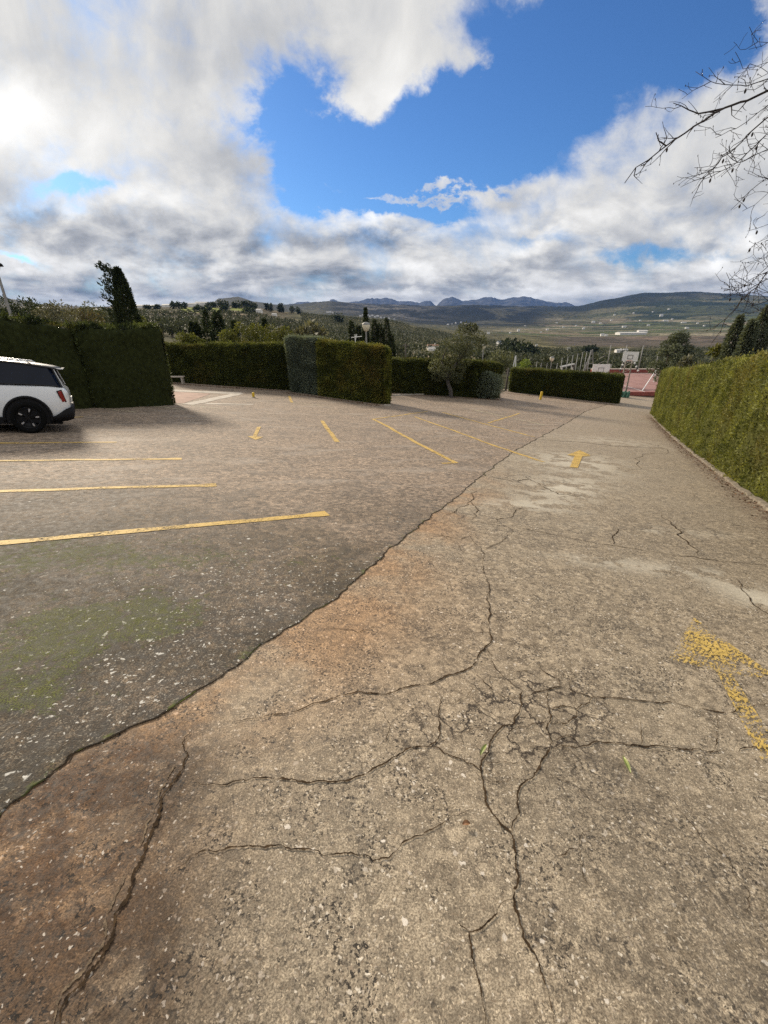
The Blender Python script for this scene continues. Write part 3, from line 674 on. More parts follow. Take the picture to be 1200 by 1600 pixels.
    # loose sprigs standing out of the clipped face
    ns = nleaf // 16; pick = rng.integers(0, nleaf, ns); pts = np.concatenate([pts, pts[pick] + nrm[pick] * rng.uniform(.0, .10, (ns, 1)) + np.array([0, 0, 1.]) * rng.uniform(0, .10, (ns, 1)) ** 1.3]); nrm = np.concatenate([nrm, nrm[pick] + np.array([0, 0, .8])])
    # end caps
    ne = int(nleaf * th * 1.1 / (2 * L_)) + 20
    for s_, tv in ((-1, 0.0), (1, 1.0)):
        yy = rng.random(ne); z_ = rng.random(ne) ** .9; H = h0 if s_ < 0 else h1
        thk = th * .55 * (1 - taper * (1 - z_))
        X = p0.x + d.x * tv * L_ + q.x * (th / 2 + (yy - .5) * thk); Y = p0.y + d.y * tv * L_ + q.y * (th / 2 + (yy - .5) * thk)
        pe = np.stack([X, Y, G(X, Y) + z_ * H * .93], -1)
        pts = np.concatenate([pts, pe]); nrm = np.concatenate([nrm, np.tile(np.array([d.x * s_, d.y * s_, 0.]), (ne, 1))])
    tint = fbm(pts[:, 0] * 3.1 + pts[:, 1] * 2.3, pts[:, 2] * 2.6, 5, .65) * 3.4 - 1.2
    leafobj('foliage', pts, nrm, size, m, root, tint=tint, up=vert, asp=2.4)
    return root

body_dark = mat('hedge_inner', fn=lambda b: mix(noise(pos(), 9, 6, .7).lin(.3, .7), (.010, .012, .005), (.035, .042, .014)), rough=1, spec=.05)
body_olive = mat('hedge_inner_olive', fn=lambda b: mix(noise(pos(), 12, 6, .7).lin(.3, .7), (.022, .024, .008), (.085, .088, .024)), rough=1, spec=.05)
body_grey = mat('hedge_inner_grey', fn=lambda b: mix(noise(pos(), 12, 6, .7).lin(.3, .7), (.018, .024, .018), (.055, .07, .055)), rough=1, spec=.05)
L_dark = leafmat('dark_cypress_leaf', (.014, .022, .008), (.100, .122, .038), (.110, .095, .028), .2)
L_green = leafmat('green_cypress_leaf', (.040, .050, .012), (.130, .145, .034), (.14, .115, .03), .25, pscale=.7)
def redpatch(col, p):
    x, y, z = sep(p); g = gp(575, 633); n = noise(p, 2.2, 5, .6)
    k = gaus(x, z, -.55, g.z + 1.7, .8, .8) * n.ss(.4, .6)
    k2 = gaus(x, z, -3.0, g.z + 2.0, .7, .6) * n.ss(.38, .6)
    return mix(k2 * .7, mix(k * .75, col, (.115, .07, .028)), (.125, .105, .02))
L_mid = leafmat('clipped_hedge_leaf', (.060, .075, .014), (.240, .250, .050), (.21, .165, .035), .25, pscale=.7, patch=redpatch)
L_olive = leafmat('olive_cypress_leaf', (.082, .096, .024), (.265, .275, .080), (.19, .16, .055), .3, pscale=.55)
L_grey = leafmat('blue_grey_leaf', (.085, .105, .075), (.215, .250, .185), (.13, .15, .085), .2)

# left: two dark hedges end to end
a, b = gp(-330, 648), gp(112, 631)
hedge('hedge', 'tall dark green hedge behind the white parked car, cut by the left edge', a, b, 1.3, 2.35, 2.25, 26000, .085, L_dark, body_dark, .0, .10, 'dark clipped hedges round the car park')
a, b = gp(124, 634), gp(250, 629)
hr_ = hedge('hedge', 'tall dark hedge block between the white car and the reddish slab opening', a, b, 1.0, 2.35, 2.60, 22000, .08, L_dark, body_dark, .10, .09, 'dark clipped hedges round the car park')
# the low hedge behind
a, b = gp(252, 596), gp(470, 611)
hedge('hedge', 'long low hedge at the back, left of the grey-green clipped block', a, b, 1.5, 2.1, 2.75, 26000, .09, L_green, body_dark, .05, .08, 'dark clipped hedges round the car park')
a, b = gp(597, 613), gp(752, 622)
hedge('hedge', 'very dark hedge behind the olive tree, right of the clipped block', a, b, 1.6, 2.2, 2.4, 18000, .10, L_green, body_dark, .05, .10, 'dark clipped hedges round the car park')
a, b = gp(738, 622), gp(784, 622)
hedge('hedge', 'dark hedge end with a rounded grey shrub in front of it', a, b, 1.7, 2.45, 2.35, 7000, .10, L_green, body_dark, .15, .10, 'dark clipped hedges round the car park')
a, b = gp(794, 612), gp(966, 631)
hedge('hedge', 'low dark hedge behind the yellow bollard, in front of the basketball court', a, b, 1.6, 2.0, 2.2, 20000, .10, L_green, body_dark, .0, .07, 'dark clipped hedges round the car park')
# middle clipped block with its grey plant
a, b = gp(495, 618), gp(594, 632)
hedge('hedge', 'clipped green hedge block with a reddish patch, in the middle of the car park', a, b, 1.2, 2.95, 2.80, 26000, .07, L_mid, body_dark, .0, .05, 'dark clipped hedges round the car park', crown=.05)
a, b = gp(446, 612), gp(502, 619)
hedge('clipped_shrub', 'blue-grey clipped conifer forming the left end of the middle hedge block', a, b, 1.6, 3.0, 3.05, 16000, .075, L_grey, body_grey, .35, .06, cat='shrub', ends=.5, crown=.07)
# long olive-green hedge along the driveway
a = Vector((float(hedge_x(2.0)) + .12, 2.0, 0)); b = Vector((HB.x + .1 + 2.4 * hs, HB.y + 2.4, 0))
HR = hedge('hedge', 'long tall olive-green hedge along the right side of the driveway', a, b, 1.7, 2.48, 2.85, 170000, .055, L_olive, body_olive, -.02, .10, None, ends=.8, vert=.55)

def blob_points(c, r, n, hollow=.55):
    d = rng.normal(size=(n, 3)); d /= np.linalg.norm(d, axis=1, keepdims=True); rr = rng.uniform(hollow, 1, (n, 1)) ** .6
    return np.asarray(c) + d * rr * np.asarray(r), d
def crown_clumps(clumps, per, m, size, parent, name='crown', **k):
    P_, D_, t = [], [], []
    for c, r in clumps:
        p, d = blob_points(c, r, per); P_.append(p); D_.append(d); t.append(np.full(per, rng.uniform(.1, .9)))
    return leafobj(name, np.concatenate(P_), np.concatenate(D_), size, m, parent, tint=np.concatenate(t), **k)
def limb(mb, a, b, r0, r1, n=5, wob=.06):
    a, b = Vector(a), Vector(b); L_ = (b - a).length
    mb.tube([a.lerp(b, i / n) + Vector((random.gauss(0, wob), random.gauss(0, wob), random.gauss(0, wob * .5))) * L_ * (0 if i in (0,) else .5) for i in range(n + 1)], [r0 + (r1 - r0) * i / n for i in range(n + 1)], 7)
def bushy_tree(name, label, loc, h, r, m, per=60, nc=26, size=.22, trunk_h=.35, group=None, cat='tree', bk=None, squash=1., base=.3):
    root = thing(name, label, cat, loc, group); mb = MB()
    th = h * trunk_h; limb(mb, (0, 0, -.3), (random.gauss(0, .05) * h, 0, th), .05 * h ** .8, .03 * h ** .8)
    cl = []
    for i in range(nc):
        f = random.random(); z = h * (base + (1 - base) * f) * .95; rad = r * math.sqrt(max(.08, 1 - ((f - .4) / .62) ** 2)) * math.sqrt(random.random())
        t = random.uniform(0, 6.28); c = (rad * math.cos(t), rad * math.sin(t), z); k = r * random.uniform(.22, .42)
        cl.append((c, (k, k, k * .8 * squash)))
        if i < 7: limb(mb, (0, 0, th * .8), c, .025 * h ** .8, .008, 4)
    mb.build('trunk', bk or bark, root, True)
    crown_clumps(cl, per, m, size, root)
    return root
def conifer(name, label, loc, h, r, m, n=1600, size=.3, group=None, wisps=0, col=False, lean=0., dens=1.):
    """col: slim cypress column, otherwise a spire with drooping whorls"""
    root = thing(name, label, 'tree', loc, group); mb = MB(); mb.tube([(0, 0, -.4), (lean * .5, 0, h * .5), (lean, 0, h * .97)], [.035 * h ** .7, .02 * h ** .7, .01], 7); mb.build('trunk', bark, root, True)
    z = rng.random(n) ** .8; z = 1 - z if not col else rng.random(n)
    z = np.clip(z, 0, 1)
    env = np.where(z < .12, .65 + z * 3, 1.) * (1 - z) ** (.85 if not col else .62)
    if not col:
        wh = (np.sin(z * h * 4.2 + 1) * .5 + .5); env = env * (.62 + .38 * wh)
    th = rng.uniform(0, 2 * math.pi, n)
    lob = .72 + .5 * fbm(th * 1.6 + loc[0], z * h * 1.1, 3) 
    rr = r * env * lob * rng.uniform(.45, 1, n) ** .5
    pts = np.stack([rr * np.cos(th) + lean * z, rr * np.sin(th), z * h], 1)
    nrm = np.stack([np.cos(th), np.sin(th), np.full(n, .9 if col else -.15)], 1)
    tint = fbm(th * 2 + 5, z * h * 1.5, 3) * 1.5 - .25
    V_, f = leaf_quads(pts, nrm, size, asp=2.6, up=.35 if col else 0, jitter=.45)
    t = np.clip(tint + rng.normal(0, .15, n), 0, 1)
    if wisps:                                 # ragged sprays blown to one side
        for _ in range(wisps):
            zz_ = random.uniform(.25, .98); k = 26; s = np.linspace(0, 1, k)[:, None] * random.uniform(.5, 1.0) * r
            p0_ = np.array([lean * zz_ - r * (1 - zz_) ** .5 * .45, random.uniform(-.3, .3) * r, zz_ * h])
            p = p0_ + s * np.array([-.85, random.uniform(-.3, .3), .55]) + rng.normal(0, .07, (k, 3))
            v2, f2 = leaf_quads(p, np.tile(np.array([-.7, 0, .8]), (k, 1)), size, asp=2.6, jitter=.5)
            f = np.concatenate([f, f2 + len(V_)]); V_ = np.concatenate([V_, v2]); t = np.concatenate([t, np.full(k, .2)])
    link('crown', npmesh(V_, f, np.repeat(t, 4)), m, root)
    return root
# ------------------------------------------------------------------ trees and shrubs near the car park
L_pine = leafmat('pine_leaf', (.018, .028, .014), (.062, .080, .034), None, .15)
L_cyp = leafmat('cypress_leaf', (.015, .024, .011), (.055, .072, .028), None, .15)
L_olivetree = leafmat('olive_tree_leaf', (.055, .063, .032), (.175, .185, .105), None, .25)
L_shrub = leafmat('yellow_green_leaf', (.055, .065, .014), (.15, .16, .04), (.11, .10, .03), .3)
L_bright = leafmat('bright_green_leaf', (.09, .13, .02), (.20, .26, .05), None, .3)
L_brown = leafmat('winter_brown_leaf', (.055, .048, .026), (.14, .115, .06), None, .25)
L_twig = leafmat('grey_twig_leaf', (.075, .075, .05), (.17, .165, .11), None, .25)
L_spruce = leafmat('silver_conifer_leaf', (.045, .058, .038), (.165, .185, .125), None, .2)

def base_at(px, Y, py=None):               # point on the ground below a pixel column at distance Y
    u, e = ray(px, py or 560); return Vector((u * Y, Y, zterr(u * Y, Y)))
KC = [-900, 0, 20, 80, 150, 285, 330, 345, 375, 400, 450, 520, 600, 660, 730, 800, 900, 950, 1000, 1060, 1110, 1200, 1500, 2100]
KY = np.array([44, 90, 150, 300, 500, 800, 1000, 1300, 2200, 3500, 4500, 5500, 7000, 9000])
KR = {-900: [560, 530, 512, 496, 487, 484, 484, 483, 480, 476, 474, 474, 480, 484], 0: [560, 530, 512, 496, 487, 483, 482, 482, 476, 467, 470, 474, 480, 484],
      20: [560, 530, 512, 496, 487, 483, 482, 482, 476, 467, 470, 474, 480, 484], 80: [562, 532, 513, 497, 487, 482, 482, 483, 482, 478, 479, 480, 482, 484],
      150: [566, 536, 516, 498, 486, 480, 481, 484, 485, 483, 481, 481, 482, 484], 285: [575, 545, 525, 504, 488, 477.5, 478, 483, 485, 484, 481, 480, 482, 484],
      330: [578, 548, 527, 505, 488, 477.5, 478, 483, 485, 478, 480, 480, 482, 484], 345: [580, 549, 528, 506, 488, 478, 478, 483, 485, 466, 470, 478, 482, 484],
      375: [583, 552, 530, 508, 490, 479, 479, 484, 486, 464.5, 470, 478, 482, 484], 400: [585, 555, 533, 510, 492, 481, 481, 485, 487, 472, 474, 479, 482, 484],
      450: [590, 561, 541, 517, 501, 489, 487.5, 491, 490, 484, 477, 478, 482, 484], 520: [595, 568, 552, 531, 515, 496, 493, 497, 496, 487, 472, 474, 480, 484],
      600: [600, 575, 560, 540, 521, 503, 499, 503, 501, 492, 480, 477, 482, 486], 660: [603, 578, 564, 547, 531, 515, 511, 513, 511, 501, 481, 479, 484, 488],
      730: [606, 582, 568, 551, 538, 527, 523, 519, 514, 504, 480, 478, 484, 488], 800: [608, 586, 573, 556, 544, 533, 528, 523, 514, 503, 488, 479.5, 484, 488],
      900: [612, 592, 578, 562, 548, 536, 531, 526, 516, 501, 488, 479, 484, 488], 950: [615, 595, 581, 564, 549, 537, 531, 526, 516, 499, 481, 468, 476, 482],
      1000: [618, 598, 584, 566, 550, 538, 532, 526, 515, 496, 473, 459, 468, 478], 1060: [620, 600, 586, 567, 551, 538, 532, 525, 514, 494, 471, 456.5, 466, 476],
      1110: [622, 602, 587, 568, 551, 538, 532, 525, 513, 491, 470, 457.5, 466, 476], 1200: [624, 604, 589, 569, 551, 538, 531, 524, 511, 488, 472, 465, 470, 478],
      1500: [628, 606, 590, 570, 551, 537, 530, 523, 509, 486, 472, 468, 472, 480], 2100: [628, 606, 590, 570, 551, 537, 530, 523, 509, 486, 474, 470, 474, 480]}
KT = np.array([KR[k] for k in KC], float)
LK = np.log(KY)
def rows_at(px, Y):
    ly = np.log(np.maximum(Y, 1)); px = np.clip(px, -899, 2099)
    ci = np.clip(np.searchsorted(KC, px, 'right') - 1, 0, len(KC) - 2); kc = np.array(KC, float); tx = (px - kc[ci]) / (kc[ci + 1] - kc[ci]); tx = tx * tx * (3 - 2 * tx) * .5 + tx * .5
    yi = np.clip(np.searchsorted(LK, ly, 'right') - 1, 0, len(KY) - 2); ty = np.clip((ly - LK[yi]) / (LK[yi + 1] - LK[yi]), 0, 1); ty = ty * .6 + ty * ty * (3 - 2 * ty) * .4
    return (KT[ci, yi] * (1 - tx) + KT[ci + 1, yi] * tx) * (1 - ty) + (KT[ci, yi + 1] * (1 - tx) + KT[ci + 1, yi + 1] * tx) * ty
def e_of(py):
    yu = (800 - py) / F; return (yu * cP - sP) / (cP + yu * sP)
def zterr(x, Y):
    x = np.asarray(x, float); Y = np.asarray(Y, float); px = 600 + F / cP * x / np.maximum(Y, 1)
    r = rows_at(px, Y)
    amp = np.clip((np.log(np.maximum(Y, 60)) - np.log(60)) / 4., 0, 1.2)
    s = np.maximum(Y, 60)
    rid = 1 - np.abs(fbm(x / 420 + 3, Y / 520, 6, .55) * 2 - 1)
    r = r + amp * ((fbm(px / 70 + 11, np.log(s) * 5, 5, .55) - .5) * 3. - (rid - .7) * 5.5 * np.clip((Y - 2200) / 1800, 0, 1)) 
    far = CZ + e_of(r) * Y; near = G(x, np.minimum(Y, 70)) - .45
    k = np.clip((Y - 44) / 50, 0, 1); k = k * k * (3 - 2 * k)
    out = near * (1 - k) + far * k
    return float(out) if out.ndim == 0 else out

# terrain sheet: from under the car park out to the far hills
pc = np.concatenate([np.linspace(-1500, -60, 40), np.arange(-50, 1260, 2.5), np.linspace(1270, 2700, 40)])
yr = np.concatenate([np.linspace(-6, 44, 30), np.exp(np.linspace(np.log(45.5), np.log(9000), 330))])
PX, YY = np.meshgrid(pc, yr); XX = (PX - 600) * cP / F * np.where(YY < 30, 30 + (YY - 30) * .3, YY); ZZ = zterr(XX, YY)
def cells(x, y, sx_, sy_, ang, seed):
    c, s = math.cos(ang), math.sin(ang); a = (x * c + y * s) / sx_; b = (y * c - x * s) / sy_
    a = a + (fbm(b * .6, a * .2 + seed, 3) - .5) * 1.5; b = b + (fbm(a * .7 + 4, b * .3 + seed, 3) - .5) * 1.3
    return (np.sin(np.floor(a) * 127.1 + np.floor(b) * 311.7 + seed) * 43758.5453) % 1.0
def pal(t, cols):
    cols = np.array(cols); return cols[np.clip((t * len(cols)).astype(int), 0, len(cols) - 1)]
def sm(a, lo, hi):
    t = np.clip((a - lo) / (hi - lo), 0, 1); return t * t * (3 - 2 * t)
def blend(c, k, d): return c * (1 - k[..., None]) + np.asarray(d) * k[..., None]
ROW = rows_at(PX, YY)
n_a = fbm(XX / 90, YY / 130, 5, .55); n_b = fbm(XX / 23 + 9, YY / 30, 4, .55); n_c = fbm(XX / 400 + 2, YY / 600, 5, .55)
col = np.ones(PX.shape + (3,)) * np.array([.085, .082, .045]); col = blend(col, sm(n_b, .45, .62), (.15, .135, .075)); col = blend(col, sm(n_a, .52, .66) * .7, (.055, .060, .030))
Lm = sm(470 - PX, 0, 40)                   # the left hill with olive groves
col = blend(col, Lm * sm(YY, 120, 200) * .8, (.090, .076, .050))
fld = pal(cells(XX, YY, 75, 45, .3, 1.), [(.11, .09, .06), (.075, .066, .042), (.055, .052, .03), (.15, .12, .08), (.08, .074, .038)])
k = Lm * sm(YY, 430, 470) * (1 - sm(YY, 1000, 1300)); col = col * (1 - k[..., None]) + fld * k[..., None]
gm = ((PX > 284) & (PX < 346 - (YY - 520) * .02) & (YY > 515 + (PX - 315) ** 2 * .02 - 18) & (YY < 690)) | ((PX > 362) & (PX < 402) & (YY > 610) & (YY < 720))
col = np.where(gm[..., None], np.array([.22, .25, .065]), col)
k = sm(PX, 605, 640) * sm(770 - PX, 0, 20) * sm(YY, 100, 120) * sm(260 - YY, 0, 60); col = blend(col, k * .9 * sm(n_b, .25, .5), (.40, .31, .20))
kr = sm(PX, 840, 900) * sm(YY, 620, 720) * (1 - sm(YY, 1280, 1330)); col = blend(col, kr * .85, (.105, .088, .078))
kk = sm(PX + (YY - 900) * .3, 1010, 1080) * sm(YY, 700, 820) * (1 - sm(YY, 1250, 1300)); col = blend(col, kk * .6 * sm(n_a, .4, .55), (.24, .18, .14))
fv = pal(cells(XX, YY, 210, 120, -.25, 3.), [(.22, .195, .135), (.095, .11, .055), (.30, .265, .19), (.085, .10, .05), (.15, .15, .085), (.20, .165, .115), (.11, .13, .055), (.055, .066, .036)])
k = sm(PX, 720, 840) * sm(YY, 1290, 1340) * (1 - sm(YY + (n_c - .5) * 2500, 2900, 3900)); col = col * (1 - k[..., None]) + fv * k[..., None]
fh = pal(cells(XX, YY, 330, 200, .2, 7.), [(.075, .085, .04), (.024, .036, .016), (.17, .16, .095), (.030, .042, .018), (.09, .10, .05)])
k = sm(PX, 860, 960) * sm(YY + (n_c - .5) * 2500, 2900, 3900) * (1 - sm(YY + (n_c - .5) * 2400 - (PX - 1000) * 6, 4000, 5200)); col = col * (1 - k[..., None]) + fh * k[..., None]
k = sm(YY + (n_c - .5) * 1600 - np.clip(PX - 960, 0, 300) * 5, 3700, 4800); col = blend(col, k * .92, (.015, .021, .012))
k = sm(PX, 480, 540) * sm(880 - PX, 0, 60) * sm(YY + (n_c - .5) * 700, 2300, 3000); col = blend(col, k * .95, (.010, .014, .014));  # mid-hill forest, its colour darkened to stand in for cloud shadow
k2 = np.exp(-((PX - 600) / 75) ** 2) * sm(YY, 2700, 3300) * sm(fbm(XX / 130, YY / 160 + ZZ / 40, 5, .6), .46, .58); col = blend(col, k2 * .8, (.20, .185, .165))
k3 = k * sm(fbm(XX / 260 + 8, YY / 420, 5, .6), .55, .63) * sm(PX, 640, 700); col = blend(col, k3 * .5, (.15, .14, .09))
k = sm(500 - PX, 0, 40) * sm(YY, 1800, 2600); col = blend(col, k * .8, (.06, .064, .05))
def terr_fn(b):
    p = pos(); x, y, z = sep(p); v = comb(x, y); c = attr('col', 'Color')
    vd = voro(comb(x + noise(v, .05, 2).lin(.3, .7, -3, 3), y), .085); s1 = N(vd.outputs['Distance']); r1 = sepc(N(vd.outputs['Color']))
    vb = voro(v, .028); s2 = N(vb.outputs['Distance']); r2 = sepc(N(vb.outputs['Color']))
    nn = noise(v, .02, 8, .68, 0, '2D'); nf = noise(v, .25, 5, .65, 0, '2D'); zone = noise(v, .0045, 5, .6, 0, '2D')
    c = mix(1., c, mix(nn.lin(.3, .7), (.45, .46, .45), (1.5, 1.46, 1.4)), 'MULTIPLY')
    c = mix(1., c, mix(nf.lin(.3, .7), (.8, .8, .8), (1.2, 1.2, 1.2)), 'MULTIPLY')
    dots = (1 - s1.ss(.22, .40)) * (r1[0] - .35).ss(0., .1) * y.ss(220., 500.) * zone.ss(.40, .54)
    c = mix(dots * .8, c, mix(r1[1], (.024, .030, .016), (.055, .06, .034)))
    big = (1 - s2.ss(.24, .42)) * (r2[0] - .40).ss(0., .05) * y.ss(700., 1300.) * noise(v, .006, 6, .65, 0, '2D').ss(.42, .58)
    hg = N(voro(v, .0075, 'DISTANCE_TO_EDGE').outputs[0]); big = (big + (1 - hg.ss(.015, .04)) * y.ss(1200., 1500.) * nn.ss(.46, .54)).sat()
    c = mix(big * .9, c, (.014, .020, .012))
    wh = (1 - s2.ss(.035, .06)) * (r2[1] - .86).ss(0., .02) * y.ss(1500., 2000.) * (1 - y.ss(3900., 4300.))
    setbump(b, dots * 2 + nf + nn * 3, 3., .6)
    return c
M_terr = mat('terrain', fn=terr_fn, rough=1, spec=.05)
nx = len(pc); i, j = np.meshgrid(np.arange(len(yr) - 1), np.arange(nx - 1), indexing='ij'); a = (i * nx + j).ravel()
me = npmesh(np.stack([XX.ravel(), YY.ravel(), ZZ.ravel()], 1), np.stack([a, a + 1, a + nx + 1, a + nx], 1), col=col.reshape(-1, 3))
struct(link('terrain', me, M_terr, None, True))
# far mountains
SK = [(-400, 482), (250, 481), (330, 480), (440, 478), (455, 475), (470, 472.5), (480, 471.5), (495, 474), (512, 473), (517, 468.5), (522, 467.5), (528, 471), (534, 473.5), (545, 474), (558, 471), (572, 468), (585, 466.5), (598, 466), (610, 467), (622, 470.5), (632, 471.5), (642, 470), (655, 473), (663, 470.5), (672, 471.5), (681, 478.5), (690, 469), (697, 465), (704, 464), (712, 467), (722, 470), (735, 469), (745, 467.5), (757, 465.5), (765, 464.5), (772, 466), (782, 468), (790, 466.5), (798, 464.5), (806, 464), (816, 463), (825, 465), (835, 468), (850, 471), (862, 473.5), (880, 473), (888, 474), (895, 477), (905, 481), (960, 484), (1500, 484)]
mp = np.concatenate([np.linspace(-400, 320, 40), np.arange(325, 960, 1.5), np.linspace(970, 1500, 30)])
crest = np.interp(mp, [s_[0] for s_ in SK], [s_[1] for s_ in SK]) + (fbm(mp / 7, mp * 0, 5, .62) - .5) * 4.0
ms = np.linspace(0, 1, 60); Ym = 9500 + 4500 * ms
PM, SM_ = np.meshgrid(mp, ms); YM = 9500 + 4500 * SM_
prof = np.where(SM_ < .78, (SM_ / .78) ** 1.15, 1 - (SM_ - .78) * 1.6)
rm = 490 + (np.tile(crest, (60, 1)) - 490) * prof
XM = (PM - 600) * cP / F * YM
rm = rm + (1 - np.abs(fbm(XM / 900, YM / 1500, 5, .58) * 2 - 1) - .72) * -16 * np.sin(np.pi * np.clip(SM_ / .8, 0, 1)) * (SM_ < .8)
ZM = CZ + e_of(rm) * YM
nx = len(mp); i, j = np.meshgrid(np.arange(59), np.arange(nx - 1), indexing='ij'); a = (i * nx + j).ravel()
M_mtn = mat('mountain_rock', fn=lambda b: mix(noise(pos(), .004, 8, .65).lin(.35, .65), (.035, .042, .045), (.13, .13, .13)), rough=1, spec=.02)
struct(link('mountains', npmesh(np.stack([XM.ravel(), YM.ravel(), ZM.ravel()], 1), np.stack([a, a + 1, a + nx + 1, a + nx], 1)), M_mtn, None, True))

# ------------------------------------------------------------------ olive groves: the nearest 300 as trees, the rest as one mass
L_grove = leafmat('grove_leaf', (.026, .032, .017), (.095, .105, .060), None, .15)
def olive_mesh(n, cl):
    P_, D_ = [], []
    for _ in range(cl):
        t = random.uniform(0, 6.28); rr = random.uniform(.2, 1.2); p, d = blob_points((rr * math.cos(t), rr * math.sin(t), random.uniform(1.1, 2.4)), (.75, .75, .6), n); P_.append(p); D_.append(d)
    P_ = np.concatenate(P_); D_ = np.concatenate(D_); V_, f = leaf_quads(P_, D_, .55, asp=1.6, jitter=.7)
    mb = MB(); mb.tube([(0, 0, -.6), (.05, 0, .6), (0, .05, 1.6)], [.22, .18, .1], 5)
    return V_, f, mb
spots = []
ang = .42; ca, sa = math.cos(ang), math.sin(ang)
for gi in range(-90, 140):
    for gj in range(-90, 140):
        X0 = gi * 10.5 + random.gauss(0, .4); Y0 = gj * 6.0 + random.gauss(0, .4); x = X0 * ca - Y0 * sa; y = X0 * sa + Y0 * ca
        if not 85 < y < 980: continue
        p_ = 600 + 755.7 * x / y
        if not -40 < p_ < 1240: continue
        f_ = float(fbm(x / 110 + 40, y / 110, 3))
        if p_ < 470: ok = 130 < y < 520 and f_ > .30
        elif p_ < 640: ok = 110 < y < 930 and f_ > .36
        elif p_ < 790: ok = (230 < y < 900 and f_ > .40) or (y < 130 and f_ > .6)
        else: ok = 85 < y < 640 and f_ > .36
        if p_ < 470: x += random.gauss(0, 3.2); y += random.gauss(0, 3.2)
        if 500 < y and p_ < 470: ok = ok and f_ > .55
        if abs(p_ - 676) < 17 and 150 < y < 300 or abs(p_ - 970) < 14 and 400 < y < 480: ok = False
        if ok: spots.append((y, x))
spots.sort()
ol = []
for k in range(4):
    V_, f, mb = olive_mesh(22, 7); ol.append((V_, f, mb))
protos = []
for V_, f, mb in ol:
    t = np.repeat(rng.random(len(V_) // 4), 4)
    protos.append((npmesh(V_, f, t), mesh(mb.v, mb.f)))
    protos[-1][0].materials.append(L_grove); protos[-1][1].materials.append(bark)
for n_, (y, x) in enumerate(spots[:300]):
    mc, mt = protos[n_ % 4]
    o = thing('olive_tree', 'small grey-green olive tree standing in the groves beyond the hedges', 'olive tree', (x, y, zterr(x, y)), 'olive trees of the groves below the car park'); s_ = random.uniform(.95, 1.45)
    o.rotation_euler = (0, 0, random.uniform(0, 6.28)); o.scale = (s_, s_, s_ * random.uniform(.85, 1.15))
    for nm_, md in (('crown', mc), ('trunk', mt)):
        c = bpy.data.objects.new(nm_, md); C.objects.link(c); c.parent = o
VV, FF, TT = [], [], []; nb = 0
for y, x in spots[300:]:
    n = 26 if y < 450 else 16
    d = rng.normal(size=(n, 3)); d /= np.linalg.norm(d, axis=1, keepdims=True)
    p = d * np.array([1.35, 1.35, 1.1]) * rng.uniform(.35, 1, (n, 1)) + np.array([x, y, zterr(x, y) + 1.7])
    V_, f = leaf_quads(p, d, 1.15, asp=1.4, jitter=.8); VV.append(V_); FF.append(f + nb); nb += len(V_); TT.append(np.repeat(np.clip(rng.random(n) * .5 + rng.random() * .5, 0, 1), 4))
if VV:
    o = link('olive_grove', npmesh(np.concatenate(VV), np.concatenate(FF), np.concatenate(TT)), L_grove)
    tag(o, 'far rows of olive trees covering the slopes of the valley', 'olive grove'); o['kind'] = 'stuff'

# ------------------------------------------------------------------ individual trees and shrubs
def hfor(py_top, loc): return ztop(py_top, loc.y) - loc.z
def put(fn, name, label, px, Y, py_top, r, m, **k):
    u, e = ray(px, py_top); loc = Vector((u * Y, Y, zterr(u * Y, Y))); h = max(hfor(py_top, loc), 1.2 if Y < 100 else 4.5)
    return fn(name, label, loc, h, r, m, **k)
conifer_ = lambda *a, **k: conifer(*a, **k)
put(conifer, 'cypress_tree', 'dark ragged cypress with wind-blown sprays, standing tall behind the left hedge block', 183, 38, 421, 1.35, L_cyp, n=9000, size=.24, wisps=60, col=True)
# trees behind the left hedges
put(bushy_tree, 'broadleaf_tree', 'dark bushy tree at the left edge beside the leaning lamp post', 8, 42, 466, 3.0, L_pine, per=200, nc=34, size=.2)
for px, Y, py, r, m, lab in [(40, 46, 484, 1.9, L_brown, 'russet bushy tree right of the leaning lamp post'), (92, 40, 478, 2.0, L_twig, 'pale grey-green tree above the left hedge'),
                             (118, 44, 481, 2.0, L_brown, 'brownish round tree above the left hedge, left of the ragged cypress'), (146, 50, 476, 1.8, L_olivetree, 'olive-grey tree just left of the ragged cypress'),
                             (66, 60, 489, 2.2, L_olivetree, 'low grey-green bush above the left hedge between taller trees'), (215, 40, 494, 1.3, L_shrub, 'low shrub at the foot of the ragged cypress on its right')]:
    put(bushy_tree, 'broadleaf_tree', lab, px, Y, py, r, m, per=130, nc=26, size=.20)
put(conifer, 'fir_tree', 'small pointed dark conifer on the skyline right of the leaning lamp post', 44, 70, 471, 2.2, L_cyp, n=900, size=.5)
g = 'slim cypresses above the back hedge'
for px, py, r, lab in [(299, 505, .5, 'short slim cypress, leftmost above the back hedge'), (307, 507, .5, 'stubby slim cypress in the pair above the back hedge'), (320, 486, .55, 'tallest slim cypress above the back hedge, beside the broad conifer'), (365, 503, .5, 'slim dark cypress just right of the broad conifer'), (413, 500, .45, 'small slim cypress nearest the grey-green clipped block'), (396, 508, .5, 'low slim cypress among the yellow-green shrubs')]:
    put(conifer, 'cypress_tree', lab, px, 56, py, r * 1.3, L_cyp, n=900, size=.34, col=True, group=g)
put(conifer, 'pine_tree', 'broad dark conifer rising above the back hedge', 338, 50, 487, 1.9, L_pine, n=2200, size=.40)
